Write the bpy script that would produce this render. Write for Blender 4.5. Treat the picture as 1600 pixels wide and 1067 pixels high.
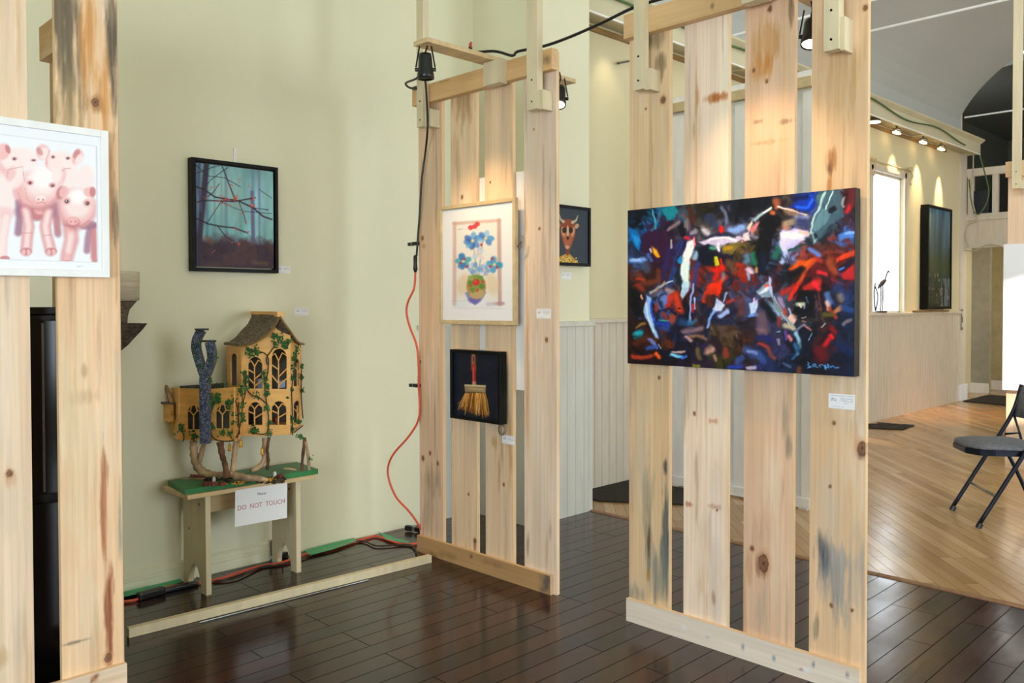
import bpy, bmesh, math, random
import numpy as np
from mathutils import Vector, Matrix
random.seed(7); RNG = np.random.default_rng(11)
SC = bpy.context.scene; COL = SC.collection
for o in list(bpy.data.objects): bpy.data.objects.remove(o)
rad = math.radians
# ------------------------------------------------------------------ camera
FPX, YAW, PIT, ROL, CY, HC = 1316.612, rad(44.7615), rad(-1.11257), rad(-0.10263), 501.675, 1.30
_fw = np.array([math.sin(YAW)*math.cos(PIT), math.cos(YAW)*math.cos(PIT), math.sin(PIT)])
_r0 = np.array([math.cos(YAW), -math.sin(YAW), 0.]); _u0 = np.cross(_r0, _fw)
_rt = _r0*math.cos(ROL)+_u0*math.sin(ROL); _up = -_r0*math.sin(ROL)+_u0*math.cos(ROL)
cam_d = bpy.data.cameras.new('camera'); cam = bpy.data.objects.new('camera', cam_d); COL.objects.link(cam)
cam_d.sensor_width = 36; cam_d.sensor_fit = 'HORIZONTAL'; cam_d.lens = FPX/1600*36
cam_d.shift_y = (CY-533.5)/1600; cam_d.clip_start = .05
M4 = Matrix.Identity(4)
for i in range(3): M4[i][0], M4[i][1], M4[i][2] = _rt[i], _up[i], -_fw[i]
M4[2][3] = HC; cam.matrix_world = M4; SC.camera = cam
# ------------------------------------------------------------------ world, light, exposure
SC.view_settings.view_transform = 'Standard'; SC.view_settings.look = 'None'
SC.view_settings.exposure = 0.0; SC.view_settings.gamma = 1; SC.view_settings.use_curve_mapping = False
wd = bpy.data.worlds.new('sky'); SC.world = wd; wd.use_nodes = True
wd.node_tree.nodes['Background'].inputs[0].default_value = (.88, .95, 1, 1)
wd.node_tree.nodes['Background'].inputs[1].default_value = 5.5
def area(name, loc, tgt, sx, sy, power, col, spread=180):
    l = bpy.data.lights.new(name, 'AREA'); l.shape = 'RECTANGLE'; l.size = sx; l.size_y = sy; l.energy = power; l.color = col
    l.spread = rad(spread)
    o = bpy.data.objects.new(name, l); COL.objects.link(o); o.location = loc
    o.rotation_euler = (Vector(tgt)-Vector(loc)).to_track_quat('-Z', 'Y').to_euler(); return o
DAY = (.76, .88, 1.0)
area('daylight_window', (2.3, -3.8, 1.45), (2.3, 4, 1.3), 2.6, 1.9, 95, DAY)          # shop windows behind the camera
area('daylight_window', (-2.5, -.6, 1.45), (4, -.6, 1.3), 3.0, 1.9, 105, (.72, .86, 1))     # side window left of the camera
area('daylight_window', (6.0, -3.8, 1.9), (6.0, 4, 1.9), 1.6, 2.0, 120, DAY)             # windows of the oak floored room
area('daylight_window', (10.0, -3.8, 1.9), (10.0, 4, 1.9), 1.6, 2.0, 75, (1, .96, .9))
sun = bpy.data.lights.new('sun', 'SUN'); sun.energy = 9; sun.color = (1, .93, .82); sun.angle = rad(.6)
so = bpy.data.objects.new('sun', sun); COL.objects.link(so)
SUN_DIR = Vector((.45, .85, -.27)); so.rotation_euler = SUN_DIR.to_track_quat('-Z', 'Y').to_euler(); so.location = (6, -9, 6)
def spot(name, loc, tgt, power, ang, col=(1, .72, .42), blend=.6, r=.02):
    l = bpy.data.lights.new(name, 'SPOT'); l.energy = power; l.color = col; l.spot_size = rad(ang); l.spot_blend = blend; l.shadow_soft_size = r
    o = bpy.data.objects.new(name, l); COL.objects.link(o); o.location = loc
    o.rotation_euler = (Vector(tgt)-Vector(loc)).to_track_quat('-Z', 'Y').to_euler(); return o
# ------------------------------------------------------------------ pixel helpers (1600x1067 frame)
def ray(x, y): return _fw+_rt*(x-800)/FPX-_up*(y-CY)/FPX
CP = np.array([0, 0, HC])
def onz(x, y, z=0.): d = ray(x, y); return CP+d*((z-HC)/d[2])
def onx(x, y, X): d = ray(x, y); return CP+d*(X/d[0])
def ony(x, y, Y): d = ray(x, y); return CP+d*(Y/d[1])
def onw(x, y, w): return CP+ray(x, y)*w
def proj(P):
    P = np.asarray(P)-CP; w = P@_fw
    return 800+FPX*(P@_rt)/w, CY-FPX*(P@_up)/w
# ------------------------------------------------------------------ colour
def lin(h):
    if isinstance(h, str):
        h = h.lstrip('#'); c = np.array([int(h[i:i+2], 16)/255 for i in (0, 2, 4)])
    else: c = np.array(h, float)
    return np.where(c <= .04045, c/12.92, ((c+.055)/1.055)**2.4)
def lin4(h): return (*[float(v) for v in lin(h)], 1)
def srgb(h): h = h.lstrip('#'); return np.array([int(h[i:i+2], 16)/255 for i in (0, 2, 4)])
# ------------------------------------------------------------------ materials
def nt(name):
    m = bpy.data.materials.new(name); m.use_nodes = True; t = m.node_tree
    return m, t, t.nodes['Principled BSDF']
def N(t, typ, **kw):
    n = t.nodes.new(typ)
    for k, v in kw.items():
        if k.startswith('i_'):
            key = k[2:]; key = int(key) if key.isdigit() else key.replace('_', ' ')
            n.inputs[key].default_value = v
        else: setattr(n, k, v)
    return n
def flat(name, h, rough=.5, metal=0, var=.06, scale=8, bump=0, emit=None, es=1, coat=0, trans=0, stretch=(1, 1, 1)):
    m, t, b = nt(name); b.inputs['Roughness'].default_value = rough; b.inputs['Metallic'].default_value = metal
    tc = N(t, 'ShaderNodeTexCoord'); mp = N(t, 'ShaderNodeMapping'); mp.inputs['Scale'].default_value = stretch
    t.links.new(tc.outputs['Object'], mp.inputs[0])
    no = N(t, 'ShaderNodeTexNoise', i_Scale=scale, i_Detail=5.); t.links.new(mp.outputs[0], no.inputs['Vector'])
    cr = N(t, 'ShaderNodeValToRGB'); c = lin(h); a = c*(1-var*2); d = np.minimum(c*(1+var*1.5), 1)
    cr.color_ramp.elements[0].position = .3; cr.color_ramp.elements[1].position = .7
    cr.color_ramp.elements[0].color = (*a, 1); cr.color_ramp.elements[1].color = (*d, 1)
    t.links.new(no.outputs['Fac'], cr.inputs[0]); t.links.new(cr.outputs[0], b.inputs['Base Color'])
    if bump:
        bp = N(t, 'ShaderNodeBump', i_Strength=bump, i_Distance=.01); t.links.new(no.outputs['Fac'], bp.inputs['Height']); t.links.new(bp.outputs[0], b.inputs['Normal'])
    if emit: b.inputs['Emission Color'].default_value = lin4(emit); b.inputs['Emission Strength'].default_value = es
    if coat: b.inputs['Coat Weight'].default_value = coat
    if trans: b.inputs['Transmission Weight'].default_value = trans
    return m
def attr_mat(name, rough=.6, grain=0., coat=0., bump=0., gscale=(60, 60, 1.2), gn=1.0):
    m, t, b = nt(name); b.inputs['Roughness'].default_value = rough
    at = N(t, 'ShaderNodeAttribute', attribute_name='Col'); src = at.outputs['Color']
    tc = N(t, 'ShaderNodeTexCoord'); mp = N(t, 'ShaderNodeMapping'); mp.inputs['Scale'].default_value = gscale
    t.links.new(tc.outputs['Object'], mp.inputs[0])
    no = N(t, 'ShaderNodeTexNoise', i_Scale=gn, i_Detail=6., i_Roughness=.6); t.links.new(mp.outputs[0], no.inputs['Vector'])
    if grain:
        mr = N(t, 'ShaderNodeMapRange', i_1=.25, i_2=.75, i_3=1-grain, i_4=1+grain*.6); t.links.new(no.outputs['Fac'], mr.inputs[0])
        mx = N(t, 'ShaderNodeVectorMath', operation='SCALE'); t.links.new(src, mx.inputs[0]); t.links.new(mr.outputs[0], mx.inputs['Scale']); src = mx.outputs[0]
    t.links.new(src, b.inputs['Base Color'])
    if bump:
        bp = N(t, 'ShaderNodeBump', i_Strength=bump, i_Distance=.004); t.links.new(no.outputs['Fac'], bp.inputs['Height']); t.links.new(bp.outputs[0], b.inputs['Normal'])
    if coat: b.inputs['Coat Weight'].default_value = coat; b.inputs['Coat Roughness'].default_value = .2
    return m
def plank_mat(name, cols, bw, bl, ang, rough, seam, mortar=.0015, grain=.12, wear=.0, off=(0, 0, 0), spec=.5):
    m, t, b = nt(name)
    tc = N(t, 'ShaderNodeTexCoord'); mp = N(t, 'ShaderNodeMapping'); mp.inputs['Rotation'].default_value = (0, 0, ang); mp.inputs['Location'].default_value = off
    t.links.new(tc.outputs['Object'], mp.inputs[0])
    br = N(t, 'ShaderNodeTexBrick', offset=.37, offset_frequency=3, i_Scale=1., i_Mortar_Size=mortar, i_Mortar_Smooth=.2, i_Bias=0., i_Brick_Width=bl, i_Row_Height=bw)
    br.inputs['Color1'].default_value = (0, 0, 0, 1); br.inputs['Color2'].default_value = (1, 1, 1, 1); br.inputs['Mortar'].default_value = (.5, .5, .5, 1)
    t.links.new(mp.outputs[0], br.inputs['Vector'])
    cr = N(t, 'ShaderNodeValToRGB'); e = cr.color_ramp.elements
    while len(e) < len(cols): e.new(.5)
    for i, c in enumerate(cols): e[i].position = i/(len(cols)-1); e[i].color = lin4(c)
    t.links.new(br.outputs['Color'], cr.inputs[0])
    mp2 = N(t, 'ShaderNodeMapping'); mp2.inputs['Scale'].default_value = (3, 55, 1); t.links.new(mp.outputs[0], mp2.inputs[0])
    no = N(t, 'ShaderNodeTexNoise', i_Scale=1., i_Detail=6.); t.links.new(mp2.outputs[0], no.inputs['Vector'])
    mr = N(t, 'ShaderNodeMapRange', i_1=.25, i_2=.75, i_3=1-grain, i_4=1+grain); t.links.new(no.outputs['Fac'], mr.inputs[0])
    sc = N(t, 'ShaderNodeVectorMath', operation='SCALE'); t.links.new(cr.outputs[0], sc.inputs[0]); t.links.new(mr.outputs[0], sc.inputs['Scale'])
    mx = N(t, 'ShaderNodeMixRGB'); mx.inputs[2].default_value = lin4(seam); t.links.new(br.outputs['Fac'], mx.inputs[0]); t.links.new(sc.outputs[0], mx.inputs[1])
    t.links.new(mx.outputs[0], b.inputs['Base Color'])
    n2 = N(t, 'ShaderNodeTexNoise', i_Scale=5., i_Detail=6.); t.links.new(tc.outputs['Object'], n2.inputs['Vector'])
    rr = N(t, 'ShaderNodeMapRange', i_1=.3, i_2=.7, i_3=rough-.05, i_4=rough+.07+wear); t.links.new(n2.outputs['Fac'], rr.inputs[0]); t.links.new(rr.outputs[0], b.inputs['Roughness'])
    sl = N(t, 'ShaderNodeMapRange', i_1=0., i_2=1., i_3=spec, i_4=.03); t.links.new(br.outputs['Fac'], sl.inputs[0]); t.links.new(sl.outputs[0], b.inputs['Specular IOR Level'])
    iv = N(t, 'ShaderNodeMath', operation='MULTIPLY', i_1=-1.); t.links.new(br.outputs['Fac'], iv.inputs[0])
    a2 = N(t, 'ShaderNodeMath', operation='MULTIPLY_ADD', i_1=.08); t.links.new(no.outputs['Fac'], a2.inputs[0]); t.links.new(iv.outputs[0], a2.inputs[2])
    a3 = N(t, 'ShaderNodeMath', operation='MULTIPLY_ADD', i_1=.35); t.links.new(br.outputs['Color'], a3.inputs[0]); t.links.new(a2.outputs[0], a3.inputs[2])
    bp = N(t, 'ShaderNodeBump', i_Strength=.8, i_Distance=.004); t.links.new(a3.outputs[0], bp.inputs['Height']); t.links.new(bp.outputs[0], b.inputs['Normal'])
    return m
M_pine = attr_mat('pine_board', .62, .17, bump=.15, gscale=(75, 75, 1.6))
M_pineh = attr_mat('pine_board_flat', .62, .16, bump=.15, gscale=(1.2, 60, 60))
M_paint = attr_mat('painted_canvas', .42, .05, bump=.25, gscale=(90, 90, 90))
M_paint.node_tree.nodes['Principled BSDF'].inputs['Specular IOR Level'].default_value = .25
M_print = attr_mat('print_paper', .5)
M_stud = flat('planed_stud', '#dccdab', .6, var=.05, scale=3, stretch=(8, 8, 1))
M_studh = flat('planed_stud_flat', '#d8bd90', .6, var=.08, scale=3, stretch=(1, 10, 10))
M_wallA = flat('green_plaster', '#e7e4c8', .55, var=.012, scale=1.2, bump=.03)
M_wallC = flat('cream_plaster', '#dad0ab', .6, var=.015, scale=1.5, bump=.03)
M_wains = flat('white_wainscot', '#cfcfc6', .45, var=.03, scale=3, stretch=(6, 6, 1))
M_wainC = flat('cream_wainscot', '#d6cbba', .45, var=.04, scale=3, stretch=(6, 6, 1))
M_ceil = flat('grey_ceiling', '#aeb0ac', .8, var=.03, scale=.6)
M_ceil2 = flat('dark_loft_paint', '#55564f', .8, var=.05, scale=1)
M_cornice = flat('cornice_paint', '#cbc3a4', .5, var=.03, scale=3)
M_brown = flat('brown_moulding', '#8a6a3c', .5, var=.1, scale=5)
M_black = flat('black_plastic', '#101113', .35, var=.1, scale=20)
M_blackw = flat('black_frame_wood', '#0e0f10', .4, var=.15, scale=12)
M_blackw.node_tree.nodes['Principled BSDF'].inputs['Specular IOR Level'].default_value = .15
M_metal = flat('blued_steel_tube', '#1a2030', .3, metal=.6, var=.08)
M_steel = flat('bright_steel', '#9a9a98', .3, metal=.9, var=.05)
M_white = flat('white_paint', '#f0efee', .45, var=.03, scale=4, stretch=(4, 4, 1))
M_whiteg = flat('bluish_white_paint', '#f0f3f8', .5, var=.05, scale=3, stretch=(6, 6, 1))
M_paper = flat('white_paper', '#f2f2f6', .7, var=.01)
M_ink = flat('grey_ink', '#777c88', .7); M_red = flat('faded_red_ink', '#b8605e', .7); M_blueink = flat('blue_ink', '#3c4a78', .7)
M_orange = flat('orange_cord', '#e0573a', .4, var=.05); M_green = flat('green_tape', '#3dac7a', .5, var=.06, scale=30)
M_greenb = flat('green_painted_base', '#1f7a3c', .4, var=.15, scale=14)
M_leaf = flat('moss_leaf', '#356b33', .8, var=.3, scale=60, bump=.5)
M_vine = flat('dark_vine', '#4a3320', .7, var=.2, scale=40)
M_ply = flat('honey_plywood', '#f6b966', .42, var=.08, scale=3, stretch=(2, 2, 14))
M_bark = flat('bark_shingle', '#7d6d5c', .85, var=.32, scale=18, bump=1, stretch=(2.5, 2.5, 14))
M_barkd = flat('rough_bark', '#4a3d34', .9, var=.4, scale=14, bump=1, stretch=(3, 1, 5))
M_root = flat('pale_root', '#b99a78', .7, var=.35, scale=14, bump=.5)
M_twig = flat('brown_twig', '#6f4a32', .75, var=.35, scale=20, bump=.5)
M_brass = flat('brass', '#d9a63c', .3, metal=.8, var=.1)
M_brick = flat('terracotta_chip', '#7b3a2c', .8, var=.2, scale=30)
M_darkcab = flat('black_cabinet', '#0d0c0c', .35, var=.2, scale=3)
M_cabpanel = flat('dark_cabinet_glass', '#17161a', .15, var=.1)
M_mat = flat('ribbed_door_mat', '#2b2521', .95, var=.3, scale=90, bump=1)
M_fab = flat('grey_seat_fabric', '#74757c', .95, var=.25, scale=140, bump=.6)
M_stone = flat('pale_turned_wood', '#c9bfa8', .7, var=.08, scale=6, bump=.3, stretch=(1, 1, 12))
M_ash = flat('ash_frame', '#cdb78e', .5, var=.08, scale=3, stretch=(6, 6, 6))
M_lens = flat('lit_lens', '#fff2d8', .4, emit='#ffe6bf', es=14)
M_halo = flat('lit_halogen', '#fff2d8', .4, emit='#ffd9a0', es=9)
M_redp = flat('red_plastic', '#c8452c', .4)
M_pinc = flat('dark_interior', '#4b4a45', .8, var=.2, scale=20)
M_curt = flat('pale_blue_cloth', '#9fb4d6', .8)
M_wire = flat('pale_wire', '#b7b09a', .6); M_wireg = flat('green_wire', '#4f6b3c', .6)
M_floor = plank_mat('dark_plank_floor', ['#130a0b', '#2a1415', '#3e1e1a', '#1c0e0e', '#331715'], .0945, .93, 0, .17, '#080403', mortar=.0022, grain=.25, spec=.66)
M_oak = plank_mat('oak_strip_floor', ['#9c754b', '#b99365', '#a98255', '#c6a278', '#b08a5e'], .066, 1.1, rad(-42.5), .2, '#6b4a2a', mortar=.0011, grain=.12, spec=.6)
def mosaic():
    m, t, b = nt('blue_mosaic'); tc = N(t, 'ShaderNodeTexCoord')
    br = N(t, 'ShaderNodeTexVoronoi', i_Scale=110., feature='DISTANCE_TO_EDGE'); vo = N(t, 'ShaderNodeTexVoronoi', i_Scale=110.)
    t.links.new(tc.outputs['Object'], br.inputs['Vector']); t.links.new(tc.outputs['Object'], vo.inputs['Vector'])
    cr = N(t, 'ShaderNodeValToRGB'); e = cr.color_ramp.elements
    for c, p in (('#2c3a56', 0), ('#7f8aa8', .35), ('#46597a', .6), ('#8f96b4', .8), ('#3b6650', 1)):
        if p in (0, 1): e[int(p)].color = lin4(c) if p == 0 else e[int(p)].color
        else: n = e.new(p); n.color = lin4(c)
    e[-1].color = lin4('#3b6650'); sp = N(t, 'ShaderNodeSeparateColor'); t.links.new(vo.outputs['Color'], sp.inputs[0]); t.links.new(sp.outputs[0], cr.inputs[0])
    lt = N(t, 'ShaderNodeMath', operation='LESS_THAN', i_1=.08); t.links.new(br.outputs['Distance'], lt.inputs[0])
    mx = N(t, 'ShaderNodeMixRGB'); mx.inputs[2].default_value = lin4('#1c2436'); t.links.new(lt.outputs[0], mx.inputs[0]); t.links.new(cr.outputs[0], mx.inputs[1])
    t.links.new(mx.outputs[0], b.inputs['Base Color']); b.inputs['Roughness'].default_value = .3; return m
M_mos = mosaic()
# ------------------------------------------------------------------ object helpers
def link(name, me, m, parent=None, loc=None, rot=None, smooth=False, mw=None):
    o = bpy.data.objects.new(name, me); COL.objects.link(o)
    if m is not None: me.materials.append(m)
    if smooth:
        for p in me.polygons: p.use_smooth = True
    if mw is not None: o.matrix_world = mw
    if loc is not None: o.location = loc
    if rot is not None: o.rotation_euler = rot
    if parent is not None:
        o.parent = parent
    return o
def obj(name, bm, m, parent=None, smooth=False, **k):
    me = bpy.data.meshes.new(name); bm.normal_update(); bm.to_mesh(me); bm.free(); return link(name, me, m, parent, smooth=smooth, **k)
def thing(name, label, cat, loc=(0, 0, 0), rz=0, group=None):
    o = bpy.data.objects.new(name, None); COL.objects.link(o); o.location = loc; o.rotation_euler = (0, 0, rz); o.empty_display_size = .05
    return tag(o, label, cat, group)
def tag(o, label, cat, group=None):
    o['label'] = label; o['category'] = cat
    if group: o['group'] = group
    return o
def struct(o): o['kind'] = 'structure'; return o
def bx(bm, x0, x1, y0, y1, z0, z1, bev=0):
    r = bmesh.ops.create_cube(bm, size=1, matrix=Matrix.Translation(((x0+x1)/2, (y0+y1)/2, (z0+z1)/2)) @ Matrix.Diagonal((abs(x1-x0), abs(y1-y0), abs(z1-z0), 1)))
    if bev:
        es = list({e for v in r['verts'] for e in v.link_edges}); bmesh.ops.bevel(bm, geom=es, offset=bev, segments=2, affect='EDGES', profile=.6)
    return bm
def box(name, m, parent, *a, bev=0, **k): return obj(name, bx(bmesh.new(), *a, bev=bev), m, parent, **k)
def tube(bm, pts, r, n=10, cap=True):
    P = [Vector(p) for p in pts]; rr = r if hasattr(r, '__len__') else [r]*len(P); rings = []; up = None
    for i, p in enumerate(P):
        d = (P[min(i+1, len(P)-1)]-P[max(i-1, 0)])
        if d.length < 1e-9: d = Vector((0, 0, 1))
        d.normalize()
        if up is None:
            up = Vector((0, 0, 1)) if abs(d.z) < .9 else Vector((1, 0, 0))
        s = d.cross(up)
        if s.length < 1e-6: s = d.orthogonal()
        s.normalize(); up = s.cross(d).normalized()
        rings.append([bm.verts.new(p+(s*math.cos(a)+up*math.sin(a))*rr[i]) for a in [2*math.pi*k/n for k in range(n)]])
    for a, b in zip(rings, rings[1:]):
        for k in range(n): bm.faces.new((a[k], a[(k+1) % n], b[(k+1) % n], b[k]))
    if cap: bm.faces.new(rings[0][::-1]); bm.faces.new(rings[-1])
    return bm
def smoothpts(pts, k=6):
    P = [np.array(p, float) for p in pts]; out = []
    for i in range(len(P)-1):
        p0, p1, p2, p3 = P[max(i-1, 0)], P[i], P[i+1], P[min(i+2, len(P)-1)]
        for j in range(k):
            t = j/k; out.append(.5*((2*p1)+(-p0+p2)*t+(2*p0-5*p1+4*p2-p3)*t*t+(-p0+3*p1-3*p2+p3)*t**3))
    out.append(P[-1]); return out
def prism(bm, poly, axis, a0, a1):
    """extrude a polygon along an axis (0,1,2); poly in the other two coordinates in order"""
    def mk(p, a): c = list(p); c.insert(axis, a); return bm.verts.new(c)
    A = [mk(p, a0) for p in poly]; B = [mk(p, a1) for p in poly]
    bm.faces.new(A); bm.faces.new(B[::-1])
    for i in range(len(poly)): j = (i+1) % len(poly); bm.faces.new((A[j], A[i], B[i], B[j]))
    bmesh.ops.recalc_face_normals(bm, faces=bm.faces[:]); return bm
def lathe(bm, prof, n=24, c=(0, 0, 0)):
    rings = [[bm.verts.new((c[0]+r*math.cos(2*math.pi*k/n), c[1]+r*math.sin(2*math.pi*k/n), c[2]+z)) for k in range(n)] for r, z in prof]
    for a, b in zip(rings, rings[1:]):
        for k in range(n): bm.faces.new((a[k], a[(k+1) % n], b[(k+1) % n], b[k]))
    bm.faces.new(rings[0][::-1]); bm.faces.new(rings[-1]); return bm
def curve_mesh(name, outer, holes, th):
    """flat plate (x,y) with holes, thickness th in z"""
    cu = bpy.data.curves.new(name, 'CURVE'); cu.dimensions = '2D'; cu.fill_mode = 'BOTH'; cu.extrude = th/2
    for poly in [outer]+holes:
        s = cu.splines.new('POLY'); s.points.add(len(poly)-1); s.use_cyclic_u = True
        for i, p in enumerate(poly): s.points[i].co = (p[0], p[1], 0, 1)
    o = bpy.data.objects.new(name, cu); COL.objects.link(o); bpy.context.view_layer.update()
    me = bpy.data.meshes.new_from_object(o.evaluated_get(bpy.context.evaluated_depsgraph_get())); bpy.data.objects.remove(o); me.name = name; return me
def text(name, s, size, m, parent, mw, extr=.0004, sx=1):
    cu = bpy.data.curves.new(name, 'FONT'); cu.body = s; cu.size = size; cu.align_x = 'CENTER'; cu.align_y = 'CENTER'; cu.extrude = extr; cu.resolution_u = 3
    o = bpy.data.objects.new(name, cu); COL.objects.link(o); bpy.context.view_layer.update()
    me = bpy.data.meshes.new_from_object(o.evaluated_get(bpy.context.evaluated_depsgraph_get())); bpy.data.objects.remove(o)
    me.transform(mw @ Matrix.Diagonal((sx, 1, 1, 1))); return link(name, me, m, parent)
# ------------------------------------------------------------------ painted slabs
def vnoise(x, y, seed=0):
    r = np.random.default_rng(seed).random((64, 64)); xi = np.floor(x).astype(int); yi = np.floor(y).astype(int); fx = x-xi; fy = y-yi
    fx = fx*fx*(3-2*fx); fy = fy*fy*(3-2*fy); g = lambda a, b: r[a % 64, b % 64]
    return (g(xi, yi)*(1-fx)+g(xi+1, yi)*fx)*(1-fy)+(g(xi, yi+1)*(1-fx)+g(xi+1, yi+1)*fx)*fy
def fbm(x, y, seed=0, o=4): return sum(vnoise(x*2**k, y*2**k, seed+k)*.5**k for k in range(o))/(2-.5**(o-1))
def slab(name, W, H, T, nu, nv, col, m, parent=None, loc=(0, 0, 0), side=None, rot=None):
    """board: local x 0..W, z 0..H, y 0..T; col[nv+1,nu+1,3] linear on front and back; side = linear colour of the edges"""
    us = np.linspace(0, W, nu+1); vs = np.linspace(0, H, nv+1); U, V = np.meshgrid(us, vs); n = (nu+1)*(nv+1)
    P = np.concatenate([np.stack([U, np.zeros_like(U), V], -1).reshape(-1, 3), np.stack([U, np.full_like(U, T), V], -1).reshape(-1, 3)])
    idx = np.arange(n).reshape(nv+1, nu+1); P = P[:n]
    q = np.stack([idx[:-1, :-1], idx[:-1, 1:], idx[1:, 1:], idx[1:, :-1]], -1).reshape(-1, 4)
    faces = q.tolist(); C = col.reshape(-1, 3)
    loop = np.array(list(idx[0, :])+list(idx[1:, -1])+list(idx[-1, -2::-1])+list(idx[-2:0:-1, 0])); L = len(loop)
    B = P[loop].copy(); B[:, 1] = T; Cb = C[loop]*.3+C.mean(0)*.7
    sc = (C[loop]*.35+np.asarray(side)*.65) if side is not None else C[loop]
    P = np.concatenate([P, P[loop], B, B]); C = np.concatenate([C, sc, sc, Cb])
    faces += [[n+(i+1) % L, n+i, n+L+i, n+L+(i+1) % L] for i in range(L)]+[[n+2*L+i for i in range(L-1, -1, -1)]]
    me = bpy.data.meshes.new(name); me.from_pydata(P.tolist(), [], faces); me.update()
    a = me.color_attributes.new('Col', 'FLOAT_COLOR', 'POINT'); a.data.foreach_set('color', np.concatenate([C, np.ones((len(C), 1))], 1).astype(np.float32).ravel())
    return link(name, me, m, parent, loc=loc, rot=rot)
def pine(W, H, nu, nv, seed, base='#e3c79c', knots=(), stains=(), grain=.5, tone2='#c99a62'):
    """knots: (u,v,r) metres; stains: (u,v,ru,rv,hex,strength)"""
    U, V = np.meshgrid(np.linspace(0, W, nu+1), np.linspace(0, H, nv+1)); U0, V0 = U.copy(), V.copy()
    w = np.zeros_like(U)
    for (ku, kv, kr) in knots:                       # grain flows round the knots
        d2 = ((U-ku)/(kr*2.2))**2+((V-kv)/(kr*6))**2; U = U+(U-ku)*-.55*np.exp(-d2)
    c = np.ones(U.shape+(3,))*srgb(base); t2 = srgb(tone2)
    s1 = fbm(U*22+seed*3.1+.01*np.sin(V*3), V*.9+seed, seed, 4); s2 = fbm(U*90+.3*np.sin(V*2+seed), V*2.2, seed+9, 3); s3 = fbm(U*5, V*1.4+seed*2, seed+20, 3)
    cath = .5+.5*np.sin((U*60+9*fbm(U*6, V*.8, seed+33, 2))*2.2)
    k = np.clip((s1-.5)*1.3+(s2-.5)*.6+(cath-.5)*.16, -.5, .9)*grain*.8
    c = c+(t2-c)*np.clip(k, 0, 1)[..., None]+np.clip(-k, 0, 1)[..., None]*.12
    c *= (1+(s3-.5)*.14)[..., None]; c *= np.array([1.02, 1.005, 1.045])
    rs = np.random.default_rng(seed*13+1)
    stains = [(rs.uniform(0, W), rs.uniform(0, H), rs.uniform(.004, .014), rs.uniform(.06, .28), ['#b98a5c', '#c9a078', '#a88e70', '#b5806a'][rs.integers(4)], rs.uniform(.25, .5)) for _ in range(12 if W > .12 else 0)]+[(rs.uniform(0, W), rs.uniform(0, H), rs.uniform(.03, .07), rs.uniform(.1, .3), ['#f2e2cc', '#cdb9a4', '#d8b48c'][rs.integers(3)], rs.uniform(.2, .45)) for _ in range(7 if W > .12 else 0)]+list(stains)
    for (su, sv, ru, rv, h, st) in stains:
        d = np.sqrt(((U0-su)/ru)**2+((V0-sv)/rv)**2)+(fbm(U0*70+7, V0*9, seed+41, 5)-.5)*1.5
        a = np.clip((1.0-d)*1.6, 0, 1)*st*(.35+1.25*fbm(U0*160, V0*7, seed+51, 4)); a = np.clip(a, 0, 1)
        c = c+(srgb(h)-c)*a[..., None]
    for i, (ku, kv, kr) in enumerate(knots):
        d = np.sqrt(((U0-ku)/kr)**2+((V0-kv)/(kr*(1.25 if kr < .015 else 1.6)))**2)+(fbm(U0*150, V0*150, seed+60+i, 2)-.5)*.35
        a = np.clip((1.9-d)*.9, 0, 1)*.45; c = c+(srgb('#b97a45')-c)*a[..., None]
        a = np.clip((1.05-d)*5, 0, 1)*.85; c = c+(srgb('#855a40')-c)*a[..., None]
        a = np.clip(1-abs(d-.85)*6, 0, 1)*.7; c = c+(srgb('#4a2c1e')-c)*a[..., None]
        a = np.clip((.35-d)*5, 0, 1)*.6; c = c+(srgb('#3a241a')-c)*a[..., None]
    return lin(np.clip(c, .01, .97))
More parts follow.
